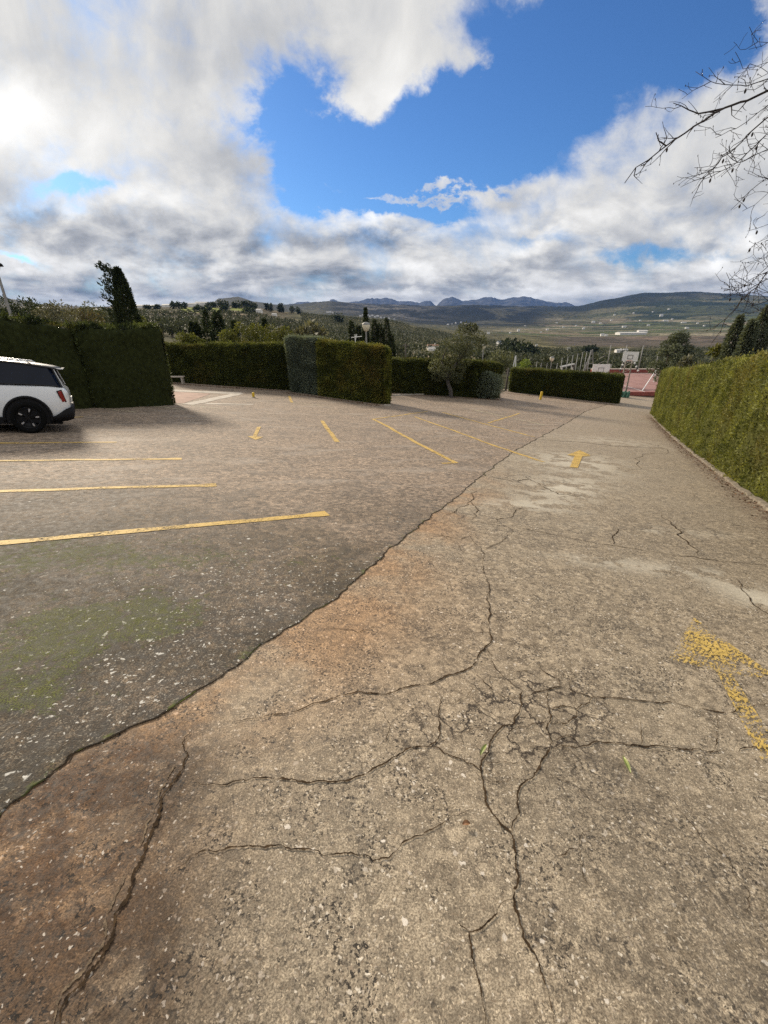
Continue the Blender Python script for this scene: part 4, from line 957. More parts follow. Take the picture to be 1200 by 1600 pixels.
for px, py, r, m, lab in [(282, 521, 1.2, L_shrub, 'yellow-green shrub at the left end above the back hedge'), (300, 524, 1.2, L_shrub, 'low yellow-green shrub under the short slim cypresses'), (356, 519, 1.4, L_shrub, 'yellow-green shrub right of the broad conifer'), (378, 506, 1.7, L_shrub, 'larger yellow-green bush above the middle of the back hedge'),
                          (400, 509, 1.6, L_shrub, 'yellow-green bush right of the larger bush above the back hedge'), (424, 512, 1.7, L_shrub, 'yellow-green bush just left of the grey-green clipped block'), (445, 514, 1.5, L_shrub, 'dull green bush behind the top of the grey-green clipped block')]:
    put(bushy_tree, 'bush', lab, px, 42, py, r, m, per=110, nc=24, size=.18, cat='bush', group='shrubs above the back hedge', base=.1)
put(bushy_tree, 'bush', 'spiky pale shrub sticking up behind the grey-green clipped block', 484, 34, 510, 1.25, L_twig, per=60, nc=20, size=.5, cat='bush', base=.1)
for px, py, r, lab in [(549, 502, .8, 'left conifer of the dark clump by the globe lamp post'), (560, 508, .7, 'short conifer between the left one and the globe lamp post'), (571, 483, .4, 'thin tall cypress right behind the globe lamp post'),
                       (585, 498, .75, 'conifer just right of the globe lamp post'), (594, 505, .8, 'dark conifer in the middle of the clump right of the globe lamp post'), (604, 496, .9, 'tallest dark conifer right of the globe lamp post'), (612, 522, .8, 'low conifer at the right edge of the dark clump')]:
    put(conifer, 'conifer_tree', lab, px, 40, py, r, L_cyp, n=2600, size=.20, col=(px == 571), group='dark conifers behind the clipped hedge block')
# olive tree in front of the dark hedge
og = gp(690, 612); og = Vector((og.x + .2, 30.0, 0)); og.z = float(G(og.x, og.y))
ot = thing('olive_tree', 'leaning grey-green olive tree with a forked trunk in front of the dark hedge', 'olive tree', og); mb = MB()
def olp(px, py, dy=0): return pt(px, py, og.y + dy) - og
limb(mb, (0, 0, -.2), olp(700, 592), .15, .12, 4, .05); limb(mb, olp(700, 592), olp(714, 567), .11, .08, 4, .05); limb(mb, olp(714, 567), olp(733, 540), .08, .04, 4, .05)
limb(mb, olp(701, 590), olp(690, 565), .08, .05, 4); limb(mb, olp(714, 567), olp(722, 545), .06, .03, 4); limb(mb, olp(690, 565), olp(700, 540), .05, .02, 4); mb.build('trunk', greybark, ot, True)
cl = []
for px, py, rx, rz in [(732, 520, 13, 9), (745, 528, 12, 9), (722, 528, 12, 10), (735, 538, 14, 10), (752, 535, 7, 6), (716, 540, 12, 9), (704, 540, 12, 10), (693, 549, 13, 11), (688, 560, 10, 9), (703, 555, 14, 10), (717, 552, 10, 9), (695, 570, 12, 9), (709, 565, 9, 8), (693, 580, 8, 6), (725, 513, 7, 6), (738, 512, 6, 4), (728, 548, 8, 6), (684, 588, 8, 6), (700, 584, 10, 7), (716, 578, 9, 7), (680, 572, 8, 8), (712, 590, 8, 6), (724, 564, 10, 8)]:
    s_ = og.y / F * .98; c = olp(px, py, random.uniform(-.4, .4)); cl.append((tuple(c), (rx * s_ * 1.2, rx * s_ * 1.0, rz * s_ * 1.2)))
crown_clumps(cl, 230, L_olivetree, .15, ot, asp=3.2)
# rounded grey shrub
rs = gp(762, 623); root = thing('round_shrub', 'rounded grey-green shrub at the end of the dark hedge', 'shrub', rs)
cl = [((random.uniform(-.45, .45), random.uniform(-.3, .3), z), (.62, .55, .42)) for z in (.25, .5, .7, .9, 1.15, 1.35, 1.5) for _ in (0, 1, 2)]
crown_clumps([(c, tuple(v * (1 if c[2] < 1.2 else .75) for v in r)) for c, r in cl], 260, L_grey, .11, root, 'foliage', asp=2.2)
mb = MB(); limb(mb, (0, 0, -.1), (0, .05, 1.0), .07, .03); mb.build('stem', bark, root, True)
put(bushy_tree, 'bush', 'bright yellow-green bush behind the low hedge by the white frame', 819, 44, 561, 1.0, L_bright, per=70, nc=22, size=.16, cat='bush', base=.1)
put(bushy_tree, 'broadleaf_tree', 'dull green bush left of the white leaning frame', 785, 60, 551, 2.0, L_olivetree, per=60, nc=22, size=.3)
# dark pine clumps in the valley
for k, (px, Y, py, r) in enumerate([(792, 330, 532, 5), (800, 320, 533, 6), (808, 330, 533.5, 6), (815, 300, 540, 6), (824, 300, 541, 6), (832, 310, 542, 5), (925, 420, 541, 5), (920, 410, 543, 4)]):
    put(bushy_tree, 'pine_tree', 'round dark pine in the close clump on the valley floor', px, Y, py, r, L_pine, per=26, nc=16, size=2.2, group='dark pines clumped on the valley floor', base=.15)
for k, (px, Y, py, r) in enumerate([(270, 640, 473, 5), (279, 660, 473, 6), (288, 640, 474, 6), (310, 560, 477, 4), (326, 700, 472, 6), (334, 690, 471, 5), (345, 680, 470, 7), (352, 690, 472, 6), (364, 700, 473, 5), (372, 700, 472, 7), (380, 690, 472, 7), (387, 690, 472, 6), (393, 690, 473, 5), (398, 720, 474, 3.5), (416, 740, 474, 4), (422, 730, 475, 4), (436, 760, 474, 3.5), (440, 760, 474, 3.5), (318, 520, 487, 3), (308, 520, 487, 3), (326, 520, 488.5, 4), (350, 540, 486, 5), (385, 540, 485, 6), (395, 560, 486, 5), (456, 780, 480, 6), (465, 780, 481, 6), (524, 640, 490, 6), (531, 640, 490, 6), (230, 620, 478, 5), (246, 630, 478, 5)]):
    put(bushy_tree, 'pine_tree', 'dark round pine on the far left hilltop among the white houses', px, Y, py + (2 if 296 < px < 335 else 0), r * .75, L_pine, per=16, nc=14, size=2.6, group='dark pines along the left hilltop', base=.12)
# behind the long hedge on the right
put(bushy_tree, 'bush', 'rounded grey-green bush behind the far end of the long hedge', 1068, 32, 519, 1.3, L_spruce, per=320, nc=40, size=.13, cat='bush', base=.5)
for px, Y, py, r, lab in [(1158, 20, 492, 1.1, 'silvery conifer, leftmost of the three behind the long hedge'), (1178, 18, 500, 1.0, 'low silvery conifer between two taller ones behind the long hedge'), (1200, 19, 478, 1.3, 'tallest silvery conifer at the right edge behind the long hedge')]:
    put(conifer, 'conifer_tree', lab, px, Y, py, r, L_spruce, n=9000, size=.15, group='silvery conifers behind the long hedge')
put(bushy_tree, 'bush', 'feathery pale shrub growing over the top of the long hedge', 1085, 24, 546, .5, L_twig, per=60, nc=14, size=.2, cat='bush', base=.3)
put(bushy_tree, 'bush', 'yellowish feathery shrub over the long hedge beside the silvery conifers', 1128, 21, 537, .55, L_shrub, per=60, nc=14, size=.2, cat='bush', base=.3)

# ------------------------------------------------------------------ bare tree leaning in from the right
TB = Vector((9.3, 8.6, float(G(9.3, 8.6))))
bt = thing('bare_tree', 'leafless tree reaching dark twigs into the right edge of the sky', 'tree', TB); mb = MB(); tw = MB(); fr = MB()
def twig(p, d, L_, r, depth, target):
    n = max(3, int(L_ / .07)); pts = [Vector(p)]; d = Vector(d).normalized()
    for i in range(n):
        d = (d + Vector((random.gauss(0, .20), random.gauss(0, .20), random.gauss(0, .20) + .03))).normalized(); pts.append(pts[-1] + d * (L_ / n))
    target.tube(pts, [max(.0022, r * (1 - .75 * i / n)) for i in range(n + 1)], 4)
    if depth > 0:
        for i in range(1, n):
            if random.random() < .55:
                s_ = Vector((random.gauss(0, 1), random.gauss(0, .8), random.gauss(0, 1))); s_ = (s_ - d * s_.dot(d)).normalized()
                twig(pts[i], d * .7 + s_, L_ * random.uniform(.25, .55), r * .55, depth - 1, target)
    if depth == 0 and random.random() < .5:
        e = pts[-1]; target.lathe([(.002, -.012), (.006, 0), (.002, .012)], tuple(e), 5)
trunkpts = [Vector((0, 0, -.3)), Vector((-.1, .0, 1.5)), Vector((.05, -.1, 3.0)), Vector((-.05, -.1, 4.5)), Vector((.1, 0, 6.2)), Vector((.05, .1, 7.6))]
mb.tube(trunkpts, [.20, .17, .15, .12, .08, .04], 10)
BR = [([(1200, 143), (1168, 156), (1132, 169), (1103, 185), (1070, 208), (1038, 228), (1012, 250), (992, 263), (976, 286)], .026, 7.7), ([(1200, 124), (1168, 133), (1132, 132), (1110, 127), (1087, 112)], .013, 7.5), ([(1200, 182), (1175, 205), (1152, 228), (1129, 247), (1103, 276), (1082, 283)], .019, 8.0),
      ([(1200, 208), (1168, 240), (1142, 260), (1097, 281)], .015, 7.9), ([(1200, 276), (1171, 299), (1155, 315), (1142, 328)], .012, 8.2), ([(1200, 351), (1168, 361)], .008, 8.0), ([(1200, 436), (1171, 452), (1142, 462), (1135, 426)], .013, 8.1),
      ([(1200, 425), (1182, 448), (1156, 472), (1136, 498), (1125, 516), (1112, 536)], .017, 7.6), ([(1200, 65), (1184, 65), (1171, 42)], .009, 7.6), ([(1200, 97), (1162, 109), (1149, 81)], .009, 7.8), ([(1200, 470), (1178, 478), (1150, 455), (1140, 440)], .010, 7.9), ([(1200, 395), (1180, 410), (1165, 432)], .009, 8.2), ([(1200, 165), (1150, 200), (1118, 215)], .012, 7.9), ([(1130, 170), (1090, 178), (1052, 161)], .010, 7.7), ([(1040, 228), (1030, 220), (1025, 207)], .008, 7.7), ([(1200, 300), (1178, 322), (1160, 330)], .009, 7.9), ([(1200, 232), (1160, 252), (1120, 262), (1085, 262)], .010, 8.1), ([(1200, 372), (1180, 380), (1168, 395)], .008, 7.8), ([(1200, 455), (1165, 440), (1148, 430)], .010, 7.9), ([(1200, 480), (1170, 490), (1140, 484)], .010, 8.0), ([(1200, 115), (1175, 100), (1160, 118)], .008, 7.6), ([(1200, 415), (1170, 445), (1130, 455)], .011, 8.1)]
for px, r0, Y in BR:
    pts = [pt(a, b, Y + .12 * math.sin(i * 1.7)) - TB for i, (a, b) in enumerate(px)]
    if px[0][0] >= 1195:
        h = min(max(pts[0].z - random.uniform(.3, .9), 1.6), 7.0); q = Vector((0, 0, h)); k_ = max(0, min(4, int(h / 1.5))); f_ = min(1, max(0, h / 1.5 - k_)); q = trunkpts[k_].lerp(trunkpts[k_ + 1], f_) if k_ + 1 < 6 else Vector((.05, .05, h))
        pts = [q, q.lerp(pts[0], .5) + Vector((0, 0, -.12))] + pts
    sub = []
    for a, b in zip(pts, pts[1:]):
        n = max(1, int((b - a).length / .12))
        for i in range(n): sub.append(a.lerp(b, i / n) + Vector((random.gauss(0, .008), random.gauss(0, .008), random.gauss(0, .008))))
    sub.append(pts[-1]); N_ = len(sub)
    lim = tw if r0 < .012 else mb
    lim.tube(sub, [max(.003, r0 * 1.25 * (1 - .85 * (i / N_) ** 1.2)) for i in range(N_)], 6)
    for i in range(2, N_ - 1):
        if sub[i].x > pts[0].x - .05 and px[0][0] < 1195: pass
        if random.random() < .92:
            d = (sub[i + 1] - sub[i - 1]).normalized(); s_ = Vector((random.gauss(0, 1), random.gauss(0, .7), random.gauss(0, 1))); s_ = (s_ - d * s_.dot(d)).normalized()
            twig(sub[i], d * .8 + s_ * .9, random.uniform(.12, .50), r0 * .26 + .0014, 1, tw)
        if random.random() < .10:
            c_ = sub[i] + Vector((random.gauss(0, .02), random.gauss(0, .02), -random.uniform(.02, .06)))
            fr.lathe([(.001, -.03), (.012, -.018), (.016, 0), (.010, .018), (.002, .03)], tuple(c_), 6)
dkbark = mat('dark_twig_bark', fn=lambda b: mix(noise(objpos(), 30, 4, .6).lin(.3, .7), (.020, .016, .015), (.06, .048, .042)), rough=.9, spec=.1)
mb.build('trunk', dkbark, bt, True); tw.build('twigs', dkbark, bt, True); fr.build('seed_pods', dkbark, bt, True)

# ------------------------------------------------------------------ parked car
gn = Vector((.0706, .1232 - .0026 * 0, 1)).normalized(); fwd = Vector((-math.cos(R(33)), -math.sin(R(33)), 0)); fwd = (fwd - gn * fwd.dot(gn)).normalized(); lft = gn.cross(fwd)
CS = .93
wc = gp(50, 677); wc.z = zsurf(wc.x, wc.y)
M3 = Matrix((fwd, lft, gn)).transposed()
org = wc - M3 @ Vector((-1.35 * .79, .80 * .82, 0))
car = thing('parked_car', 'white estate-style car with dark windows parked nose-left by the dark hedge', 'car', org)
car.rotation_euler = M3.to_euler(); car.scale = (.79, .82, .84)
carwhite = mat('car_white', (.72, .74, .76), .22, 0, spec=.5, coat=.6)
glass = mat('tinted_glass', (.005, .008, .018), .06, 0, spec=.22)
blk = worn('black_plastic', (.007, .007, .008), .55, 0, .2, spec=.15); blkgloss = mat('black_gloss', (.008, .008, .009), .3, spec=.3)
tyrem = worn('tyre_rubber', (.007, .007, .007), .9, 0, .2, spec=.08); rimm = mat('dark_alloy', (.015, .015, .016), .35, .8); rimb = mat('bright_alloy', (.45, .45, .46), .3, .9)
redl = mat('red_lens', (.22, .012, .014), .15, spec=.6); chrome = mat('satin_silver', (.62, .63, .64), .3, .9); clear = mat('clear_lens', (.5, .52, .55), .1, spec=.8); plate = mat('plate_white', (.7, .7, .68), .4)
ST = [(-2.22, .46, .86, .60, .50), (-2.19, .38, .96, .76, .66), (-2.12, .32, 1.03, .84, .75), (-1.98, .28, 1.065, .895, .82), (-1.7, .26, 1.075, .915, .855), (-1.2, .25, 1.07, .92, .865), (-.4, .25, 1.06, .92, .87), (.4, .25, 1.045, .92, .87), (.95, .25, 1.03, .92, .86), (1.25, .25, 1.01, .915, .83), (1.6, .26, .985, .90, .77), (1.9, .28, .94, .86, .69), (2.1, .32, .86, .78, .60), (2.2, .42, .74, .64, .48)]
v, f = [], []
def half(zb, zs, hw, ht):
    h = zs - zb
    return [(0, zb), (hw * .80, zb), (hw * .95, zb + .05), (hw * .985, zb + h * .25), (hw, zb + h * .45), (hw * .995, zb + h * .64), (hw * .985, zb + h * .80), (hw * .955, zb + h * .93), (ht, zs), (ht * .6, zs + .012), (0, zs + .018)]
for x, zb, zs, hw, ht in ST:
    hh = half(zb, zs, hw, ht); ring = [(y, z) for y, z in hh] + [(-y, z) for y, z in hh[-2:0:-1]]
    v += [(x, y, z) for y, z in ring]
nr = 20
for i in range(len(ST) - 1):
    for k in range(nr): f.append((i * nr + k, i * nr + (k + 1) % nr, (i + 1) * nr + (k + 1) % nr, (i + 1) * nr + k))
f.append(tuple(range(nr - 1, -1, -1))); f.append(tuple((len(ST) - 1) * nr + k for k in range(nr)))
me = mesh(v, f); body = link('body', me, carwhite, car, True)
sub_ = body.modifiers.new('s', 'SUBSURF'); sub_.levels = 2; sub_.render_levels = 2
# greenhouse
lo = [(-2.10, .70, 1.04), (-2.02, .80, 1.05), (-1.4, .862, 1.065), (-.55, .868, 1.06), (.3, .866, 1.045), (1.05, .84, 1.03), (1.30, .70, 1.02)]
hi = [(-1.90, .56, 1.455), (-1.83, .645, 1.465), (-1.3, .69, 1.515), (-.5, .705, 1.545), (.15, .70, 1.54), (.48, .68, 1.515), (.58, .56, 1.50)]
gv = [(x, y, z) for x, y, z in lo] + [(x, y, z) for x, y, z in hi] + [(x, -y, z) for x, y, z in lo] + [(x, -y, z) for x, y, z in hi]
gf = [];
for i in range(6): gf += [(i + 1, i, 7 + i, 8 + i), (14 + i, 15 + i, 22 + i, 21 + i)]
gf += [(0, 14, 21, 7), (6, 13, 27, 20)]
link('window_glass', mesh(gv, gf), glass, car)
rf = MB(); rst = [(-2.10, .54, 1.425), (-1.95, .62, 1.455), (-1.80, .665, 1.475), (-1.3, .70, 1.525), (-.5, .715, 1.555), (.15, .71, 1.55), (.50, .685, 1.52), (.60, .56, 1.498)]
b0 = 0
for x, y, z in rst: rf.v += [(x, -y, z - .015), (x, -y * .97, z + .012), (x, -y * .5, z + .045), (x, y * .5, z + .045), (x, y * .97, z + .012), (x, y, z - .015)]
for i in range(len(rst) - 1):
    for k in range(6): rf.f.append((i * 6 + k, (i + 1) * 6 + k, (i + 1) * 6 + (k + 1) % 6, i * 6 + (k + 1) % 6)); rf.m.append(0)
rf.f += [(0, 1, 2, 3, 4, 5), tuple(range(len(rst) * 6 - 1, len(rst) * 6 - 7, -1))]; rf.m += [0, 0]
roof = rf.build('roof', blkgloss, car, True)
sp = MB(); sp.box((-2.07, 0, 1.452), (.16, 1.12, .018)); sp.build('spoiler', carwhite, car)
for s_ in (1, -1):
    rr = MB(); rr.tube([(-1.55, s_ * .665, 1.52), (-1.45, s_ * .665, 1.575), (-.5, s_ * .672, 1.615), (.15, s_ * .668, 1.605), (.38, s_ * .66, 1.555)], .017, 8); rr.build('roof_rail', chrome, car, True)
    for x0, x1, w_ in [(-.62, -.42, .05), (.25, .12, .045)]:
        pl = MB(); pl.tube([Vector((x0, s_ * .872, 1.062)), Vector((x1, s_ * .712, 1.545))], w_ * .5, 6); pl.build('window_pillar', blkgloss, car)
    dp = MB(); dp.tube([(-2.07, s_ * .77, 1.055), (-1.93, s_ * .64, 1.455)], .018, 6); dp.build('rear_pillar', blkgloss, car)
    dl = MB(); dl.tube([(-2.115, s_ * .72, 1.05), (-1.955, s_ * .60, 1.44)], .010, 6); dl.build('hatch_edge', carwhite, car)
    bl = MB(); bl.tube([(-2.03, s_ * .83, 1.068), (-1.4, s_ * .872, 1.083), (-.4, s_ * .878, 1.075), (.4, s_ * .876, 1.06), (1.0, s_ * .855, 1.045)], .011, 6); bl.build('window_trim', blkgloss, car)
    ds = MB()
    ds.tube([(-.60, s_ * .873, 1.06), (-.68, s_ * .905, .95), (-.76, s_ * .919, .75), (-.80, s_ * .923, .58)], .006, 5); ds.tube([(.36, s_ * .872, 1.045), (.36, s_ * .923, .75), (.38, s_ * .918, .36)], .006, 5); ds.build('door_seam', blk, car)
    for hx in (-.42, .58):
        hd = MB(); hd.box((hx, s_ * .918, .90), (.20, .025, .032)); hd.build('door_handle', carwhite if hx > 0 else blkgloss, car)
    for wx in (-1.35, 1.32):
        ar = MB(); pts = [(wx + .455 * math.cos(t), s_ * .915, .35 + .455 * math.sin(t)) for t in np.linspace(-.22, math.pi + .22, 26)]
        ar.tube(pts, .034, 8)
        n0 = len(ar.v); fan = [(wx + .46 * math.cos(t), s_ * .921, .35 + .46 * math.sin(t)) for t in np.linspace(-.25, math.pi + .25, 24)] + [(wx, s_ * .921, .24)]
        ar.v += fan; ar.f.append(tuple(range(n0, n0 + len(fan))) if s_ < 0 else tuple(range(n0 + len(fan) - 1, n0 - 1, -1))); ar.m.append(0); ar.build('wheel_arch', blk, car, True)
        wh = bpy.data.objects.new('wheel', None); 
        ty = MB(); prof = [(.245, -.10), (.30, -.115), (.335, -.105), (.35, -.07), (.35, .07), (.335, .105), (.30, .115), (.245, .10), (.235, .0), (.245, -.10)]
        ty.lathe(prof, (wx, s_ * .855, .35), 36, 0, 'Y'); wo_ = ty.build('wheel', tyrem, car, True)
        ri = MB(); ri.lathe([(.250, -.08), (.250, .085), (.225, .095), (.22, .03), (.08, .035), (.0, .035)] if s_ > 0 else [(.250, .08), (.250, -.085), (.225, -.095), (.22, -.03), (.08, -.035), (.0, -.035)], (wx, s_ * .858, .35), 36, 0, 'Y')
        ri.build('rim', rimm, wo_, True)
        sk_ = MB()
        for k in range(5):
            t = 2 * math.pi * k / 5 + .5
            for dt in (-.17, .17):
                sk_.tube([(wx + .05 * math.cos(t), s_ * .925, .35 + .05 * math.sin(t)), (wx + .14 * math.cos(t + dt * .8), s_ * .930, .35 + .14 * math.sin(t + dt * .8)), (wx + .225 * math.cos(t + dt * 1.3), s_ * .938, .35 + .225 * math.sin(t + dt * 1.3))], [.018, .015, .016], 6)
            sk_.box((wx + .17 * math.cos(t), s_ * .936, .35 + .17 * math.sin(t)), (.07, .012, .034), Matrix.Rotation(-t, 3, 'Y'), mi=1)
        sk_.lathe([(.0, s_ * .03), (.04, s_ * .03), (.045, 0)], (wx, s_ * .915, .35), 12, 0, 'Y'); sk_.build('spokes', [rimm, rimb], wo_)
    tl = MB(); tl.box((0, 0, 0), (.085, .045, .25), Matrix.Rotation(R(16), 3, 'Y')); o = tl.build('tail_light', redl, car); o.location = (-2.055, s_ * .845, .84); o.rotation_euler = (0, 0, R(22 * s_)); bv = o.modifiers.new('b', 'BEVEL'); bv.width = .015; bv.segments = 3
    tb = MB(); tb.box((0, 0, 0), (.115, .03, .285), Matrix.Rotation(R(16), 3, 'Y')); o2 = tb.build('lamp_surround', blkgloss, o); o2.location = (.0, s_ * -.006, 0)
    hl_ = MB(); hl_.lathe([(.0, .05), (.07, .045), (.12, .02), (.135, 0)], (0, 0, 0), 18); o = hl_.build('headlight', clear, car, True); o.location = (2.06, s_ * .60, .78); o.rotation_euler = (0, R(75), R(18 * s_))
    sl = MB(); sl.box((0, s_ * .905, .29), (1.85, .05, .14)); sl.build('sill_trim', blk, car)
    mr = MB(); mr.box((.86, s_ * 1.0, 1.10), (.12, .17, .12)); o = mr.build('wing_mirror', blkgloss, car); o.modifiers.new('b', 'BEVEL').width = .03
rb = MB()
for x, zb, zt, hw in [(-2.27, .36, .56, .62), (-2.25, .32, .60, .80), (-2.12, .28, .56, .885), (-1.95, .27, .44, .918), (-1.78, .27, .34, .925)]: rb.v += [(x, -hw, zb), (x, -hw, zt), (x, hw, zt), (x, hw, zb)]
for i in range(4):
    for k in range(4): rb.f.append((i * 4 + k, i * 4 + (k + 1) % 4, (i + 1) * 4 + (k + 1) % 4, (i + 1) * 4 + k)); rb.m.append(0)
rb.f.append((3, 2, 1, 0)); rb.m.append(0); rb.build('rear_bumper', blk, car, True)
fb = MB()
for x, zb, zt, hw in [(2.24, .34, .58, .50), (2.20, .30, .60, .70), (2.05, .27, .50, .84), (1.85, .26, .36, .90)]: fb.v += [(x, -hw, zb), (x, -hw, zt), (x, hw, zt), (x, hw, zb)]
for i in range(3):
    for k in range(4): fb.f.append((i * 4 + k, (i + 1) * 4 + k, (i + 1) * 4 + (k + 1) % 4, i * 4 + (k + 1) % 4)); fb.m.append(0)
fb.f.append((0, 1, 2, 3)); fb.m.append(0); fb.build('front_bumper', blk, car, True)
np_ = MB(); np_.box((-2.235, 0, .74), (.02, .50, .11)); np_.build('number_plate', plate, car)
un = MB(); un.box((0, 0, .24), (4.0, 1.5, .1)); un.build('underbody', blk, car)
wp = MB(); wp.tube([(-2.07, .0, 1.10), (-2.02, .25, 1.16)], .010, 5); wp.build('rear_wiper', blk, car)

# ------------------------------------------------------------------ street furniture
yell = worn('yellow_metal', (.62, .42, .03), .5, 0, .2, 12)
def bollard(px, py, h, r, label):
    g = gp(px, py); t = thing('bollard', label, 'bollard', g, 'yellow bollards'); m_ = MB()
    m_.lathe([(r, -.1), (r, h * .93), (r * .85, h * .98), (r * .4, h), (0, h)], n=16); m_.build('post', yell, t, True)
    m2 = MB(); m2.lathe([(r * 1.5, 0), (r * 1.5, .02), (r * 1.05, .03)], n=16); m2.build('base_plate', rust_grey, t); t.rotation_euler = (R(2), R(4), 0)
bollard(844, 625, .62, .085, 'stout yellow bollard in front of the low dark hedge')
bollard(396, 621, .24, .06, 'tiny yellow bollard stub in front of the long back hedge')
lampglass = mat('lamp_globe_glass', (.72, .66, .50), .3, spec=.5)
def globe_lamp(px, py_top, Y, label, rg=.24, hat=True):
    u, e = ray(px, py_top); loc = Vector((u * Y, Y, zterr(u * Y, Y) if Y > 40 else float(G(u * Y, Y)))); h = hfor(py_top, loc)
    t = thing('lamp_post', label, 'lamp post', loc); m_ = MB(); m_.lathe([(.09, -.2), (.09, .3), (.055, .45), (.045, h - rg * 2.2)], n=10); m_.build('pole', metal_grey, t, True)
    m_ = MB(); m_.lathe([(.05, h - rg * 2.3), (rg * .6, h - rg * 2.1), (rg, h - rg * 1.1), (rg * .98, h - rg * .6)], n=16); m_.build('globe', lampglass, t, True)
    m_ = MB(); m_.lathe([(rg * 1.05, h - rg * .62), (rg * 1.02, h - rg * .4), (rg * .5, h - .02), (0, h)], n=16); m_.build('cap', metal_grey, t, True)
    return t
globe_lamp(572, 503, 30, 'globe lamp post rising behind the clipped hedge block', .24)
globe_lamp(756, 538, 44, 'thin dark lamp post with a small pale head, right of the olive tree', .19)
globe_lamp(863, 557, 62, 'short pale lamp post among the court fence posts', .28)
def left_lamp():
    Y = 22.; u, e = ray(23, 512); loc = Vector((u * Y, Y, float(G(u * Y, Y)))); h = ztop(424, Y) - loc.z
    t = thing('lamp_post', 'tall grey lamp post at the left edge, cut by the frame', 'lamp post', loc); m_ = MB(); m_.lathe([(.10, -.2), (.10, .5), (.07, .7), (.05, h)], n=10); m_.build('pole', metal_grey, t, True)
    m_ = MB(); m_.lathe([(.0, h + .45), (.26, h + .30), (.30, h + .2), (.05, h + .18)], n=14); m_.build('lamp_hood', blk, t, True); m_ = MB(); m_.lathe([(.05, h), (.12, h + .05), (.17, h + .19)], n=14); m_.build('globe', lampglass, t, True)
left_lamp()
def aerial():
    Y = 32.; u, e = ray(555, 530); loc = Vector((u * Y, Y, float(G(u * Y, Y)))); h = ztop(525, Y) - loc.z
    t = thing('aerial', 'thin white aerial sticking up behind the clipped hedge block', 'aerial', loc); m_ = MB(); m_.tube([(0, 0, -.2), (0, 0, h + .1)], .03, 6); m_.build('mast', white_paint, t)
    m_ = MB(); m_.tube([(-.25, 0, h - .1), (.45, -.1, h - .02)], .022, 6); m_.tube([(0, 0, h - .35), (.12, 0, h + .12)], .02, 6); m_.build('cross_arm', white_paint, t)
aerial()
def pole(px, py, Y, label, r=.07, m=None):
    u, e = ray(px, py); loc = Vector((u * Y, Y, zterr(u * Y, Y))); h = hfor(py, loc); t = thing('utility_pole', label, 'pole', loc); m_ = MB(); m_.tube([(0, 0, -.3), (0, 0, h)], [r * 1.2, r], 8); m_.build('pole_shaft', m or bark, t, True)
    m_ = MB(); m_.box((0, 0, h - .35), (.9, .08, .08)); m_.build('cross_arm', m or bark, t)
pole(634, 536, 60, 'dark wooden pole in front of the tan field')
# leaning white frame behind the gap between hedges
u, e = ray(803, 575); Y = 42.; loc = Vector((u * Y, Y, float(G(u * Y, Y)))); h = ztop(556, Y) - loc.z
t = thing('white_frame', 'pale A-shaped frame of leaning posts in the gap between two hedges', 'frame', loc)
for x0, x1 in ((-.28, .02), (.30, .05)):
    m_ = MB(); m_.tube([(x0, 0, -.1), (x1, 0, h)], .05, 6); m_.build('leg', white_paint, t)
m_ = MB(); m_.tube([(-.14, 0, h * .45), (.18, 0, h * .45)], .04, 6); m_.build('cross_bar', white_paint, t)
u, e = ray(791, 600); loc = gp(790, 611); t = thing('post', 'bare weathered post in the gap left of the low hedge', 'post', loc); m_ = MB(); m_.tube([(0, 0, -.1), (.05, 0, 1.9)], [.09, .06], 7); m_.build('shaft', greybark, t, True)

# ------------------------------------------------------------------ sports court
ZC = -5.45
court_red = mat('court_red', fn=lambda b: mix(noise(pos(), .8, 6, .65).lin(.3, .7), (.20, .095, .085), (.31, .17, .15)), rough=.85)
wall_red = worn('red_wall_paint', (.26, .075, .06), .8, 0, .25, 3)
mb = MB(); mb.box((31, 52.5, ZC - .6), (22, 17, 1.2)); struct(mb.build('sports_court', court_red))
lm = MB()
for a_, b_ in [((20.5, 44.6), (41, 44.6)), ((20.5, 60), (41, 60)), ((26, 44.6), (26, 60)), ((34, 48), (39, 48)), ((34, 48), (34, 57))]:
    a_, b_ = Vector((*a_, 0)), Vector((*b_, 0)); d = b_ - a_; lm.box(((a_.x + b_.x) / 2, (a_.y + b_.y) / 2, ZC + .004 + .0005 * len(lm.f)), (max(abs(d.x), .08), max(abs(d.y), .08), .004))
tag(lm.build('court_lines', white_paint), 'thin pale lines painted on the red court', 'court lines')
t = thing('court_wall', 'low red wall with a pale cap along the far side of the court', 'wall', (34.5, 61.2, ZC))
m_ = MB(); m_.box((0, 0, .2), (14, .25, .40)); m_.build('wall_face', wall_red, t); m_ = MB(); m_.box((0, 0, .45), (14, .36, .10)); m_.build('wall_cap', worn('pale_coping', (.5, .42, .36), .8, 0, .2), t)
t = thing('court_kerb', 'dark red kerb along the near edge of the court', 'kerb', (31, 43.85, ZC)); m_ = MB(); m_.box((0, 0, .02), (22, .25, .34)); m_.build('kerb_stone', wall_red, t)
fp = [(871, 569, 592), (878.5, 561, 592), (887.5, 558.5, 592), (895.5, 556, 592), (903, 554, 592), (910.5, 552, 592), (917, 550.5, 592), (923, 548.5, 592), (839, 566, 590), (846, 568, 590), (855, 569, 590), (955.5, 570, 590)]
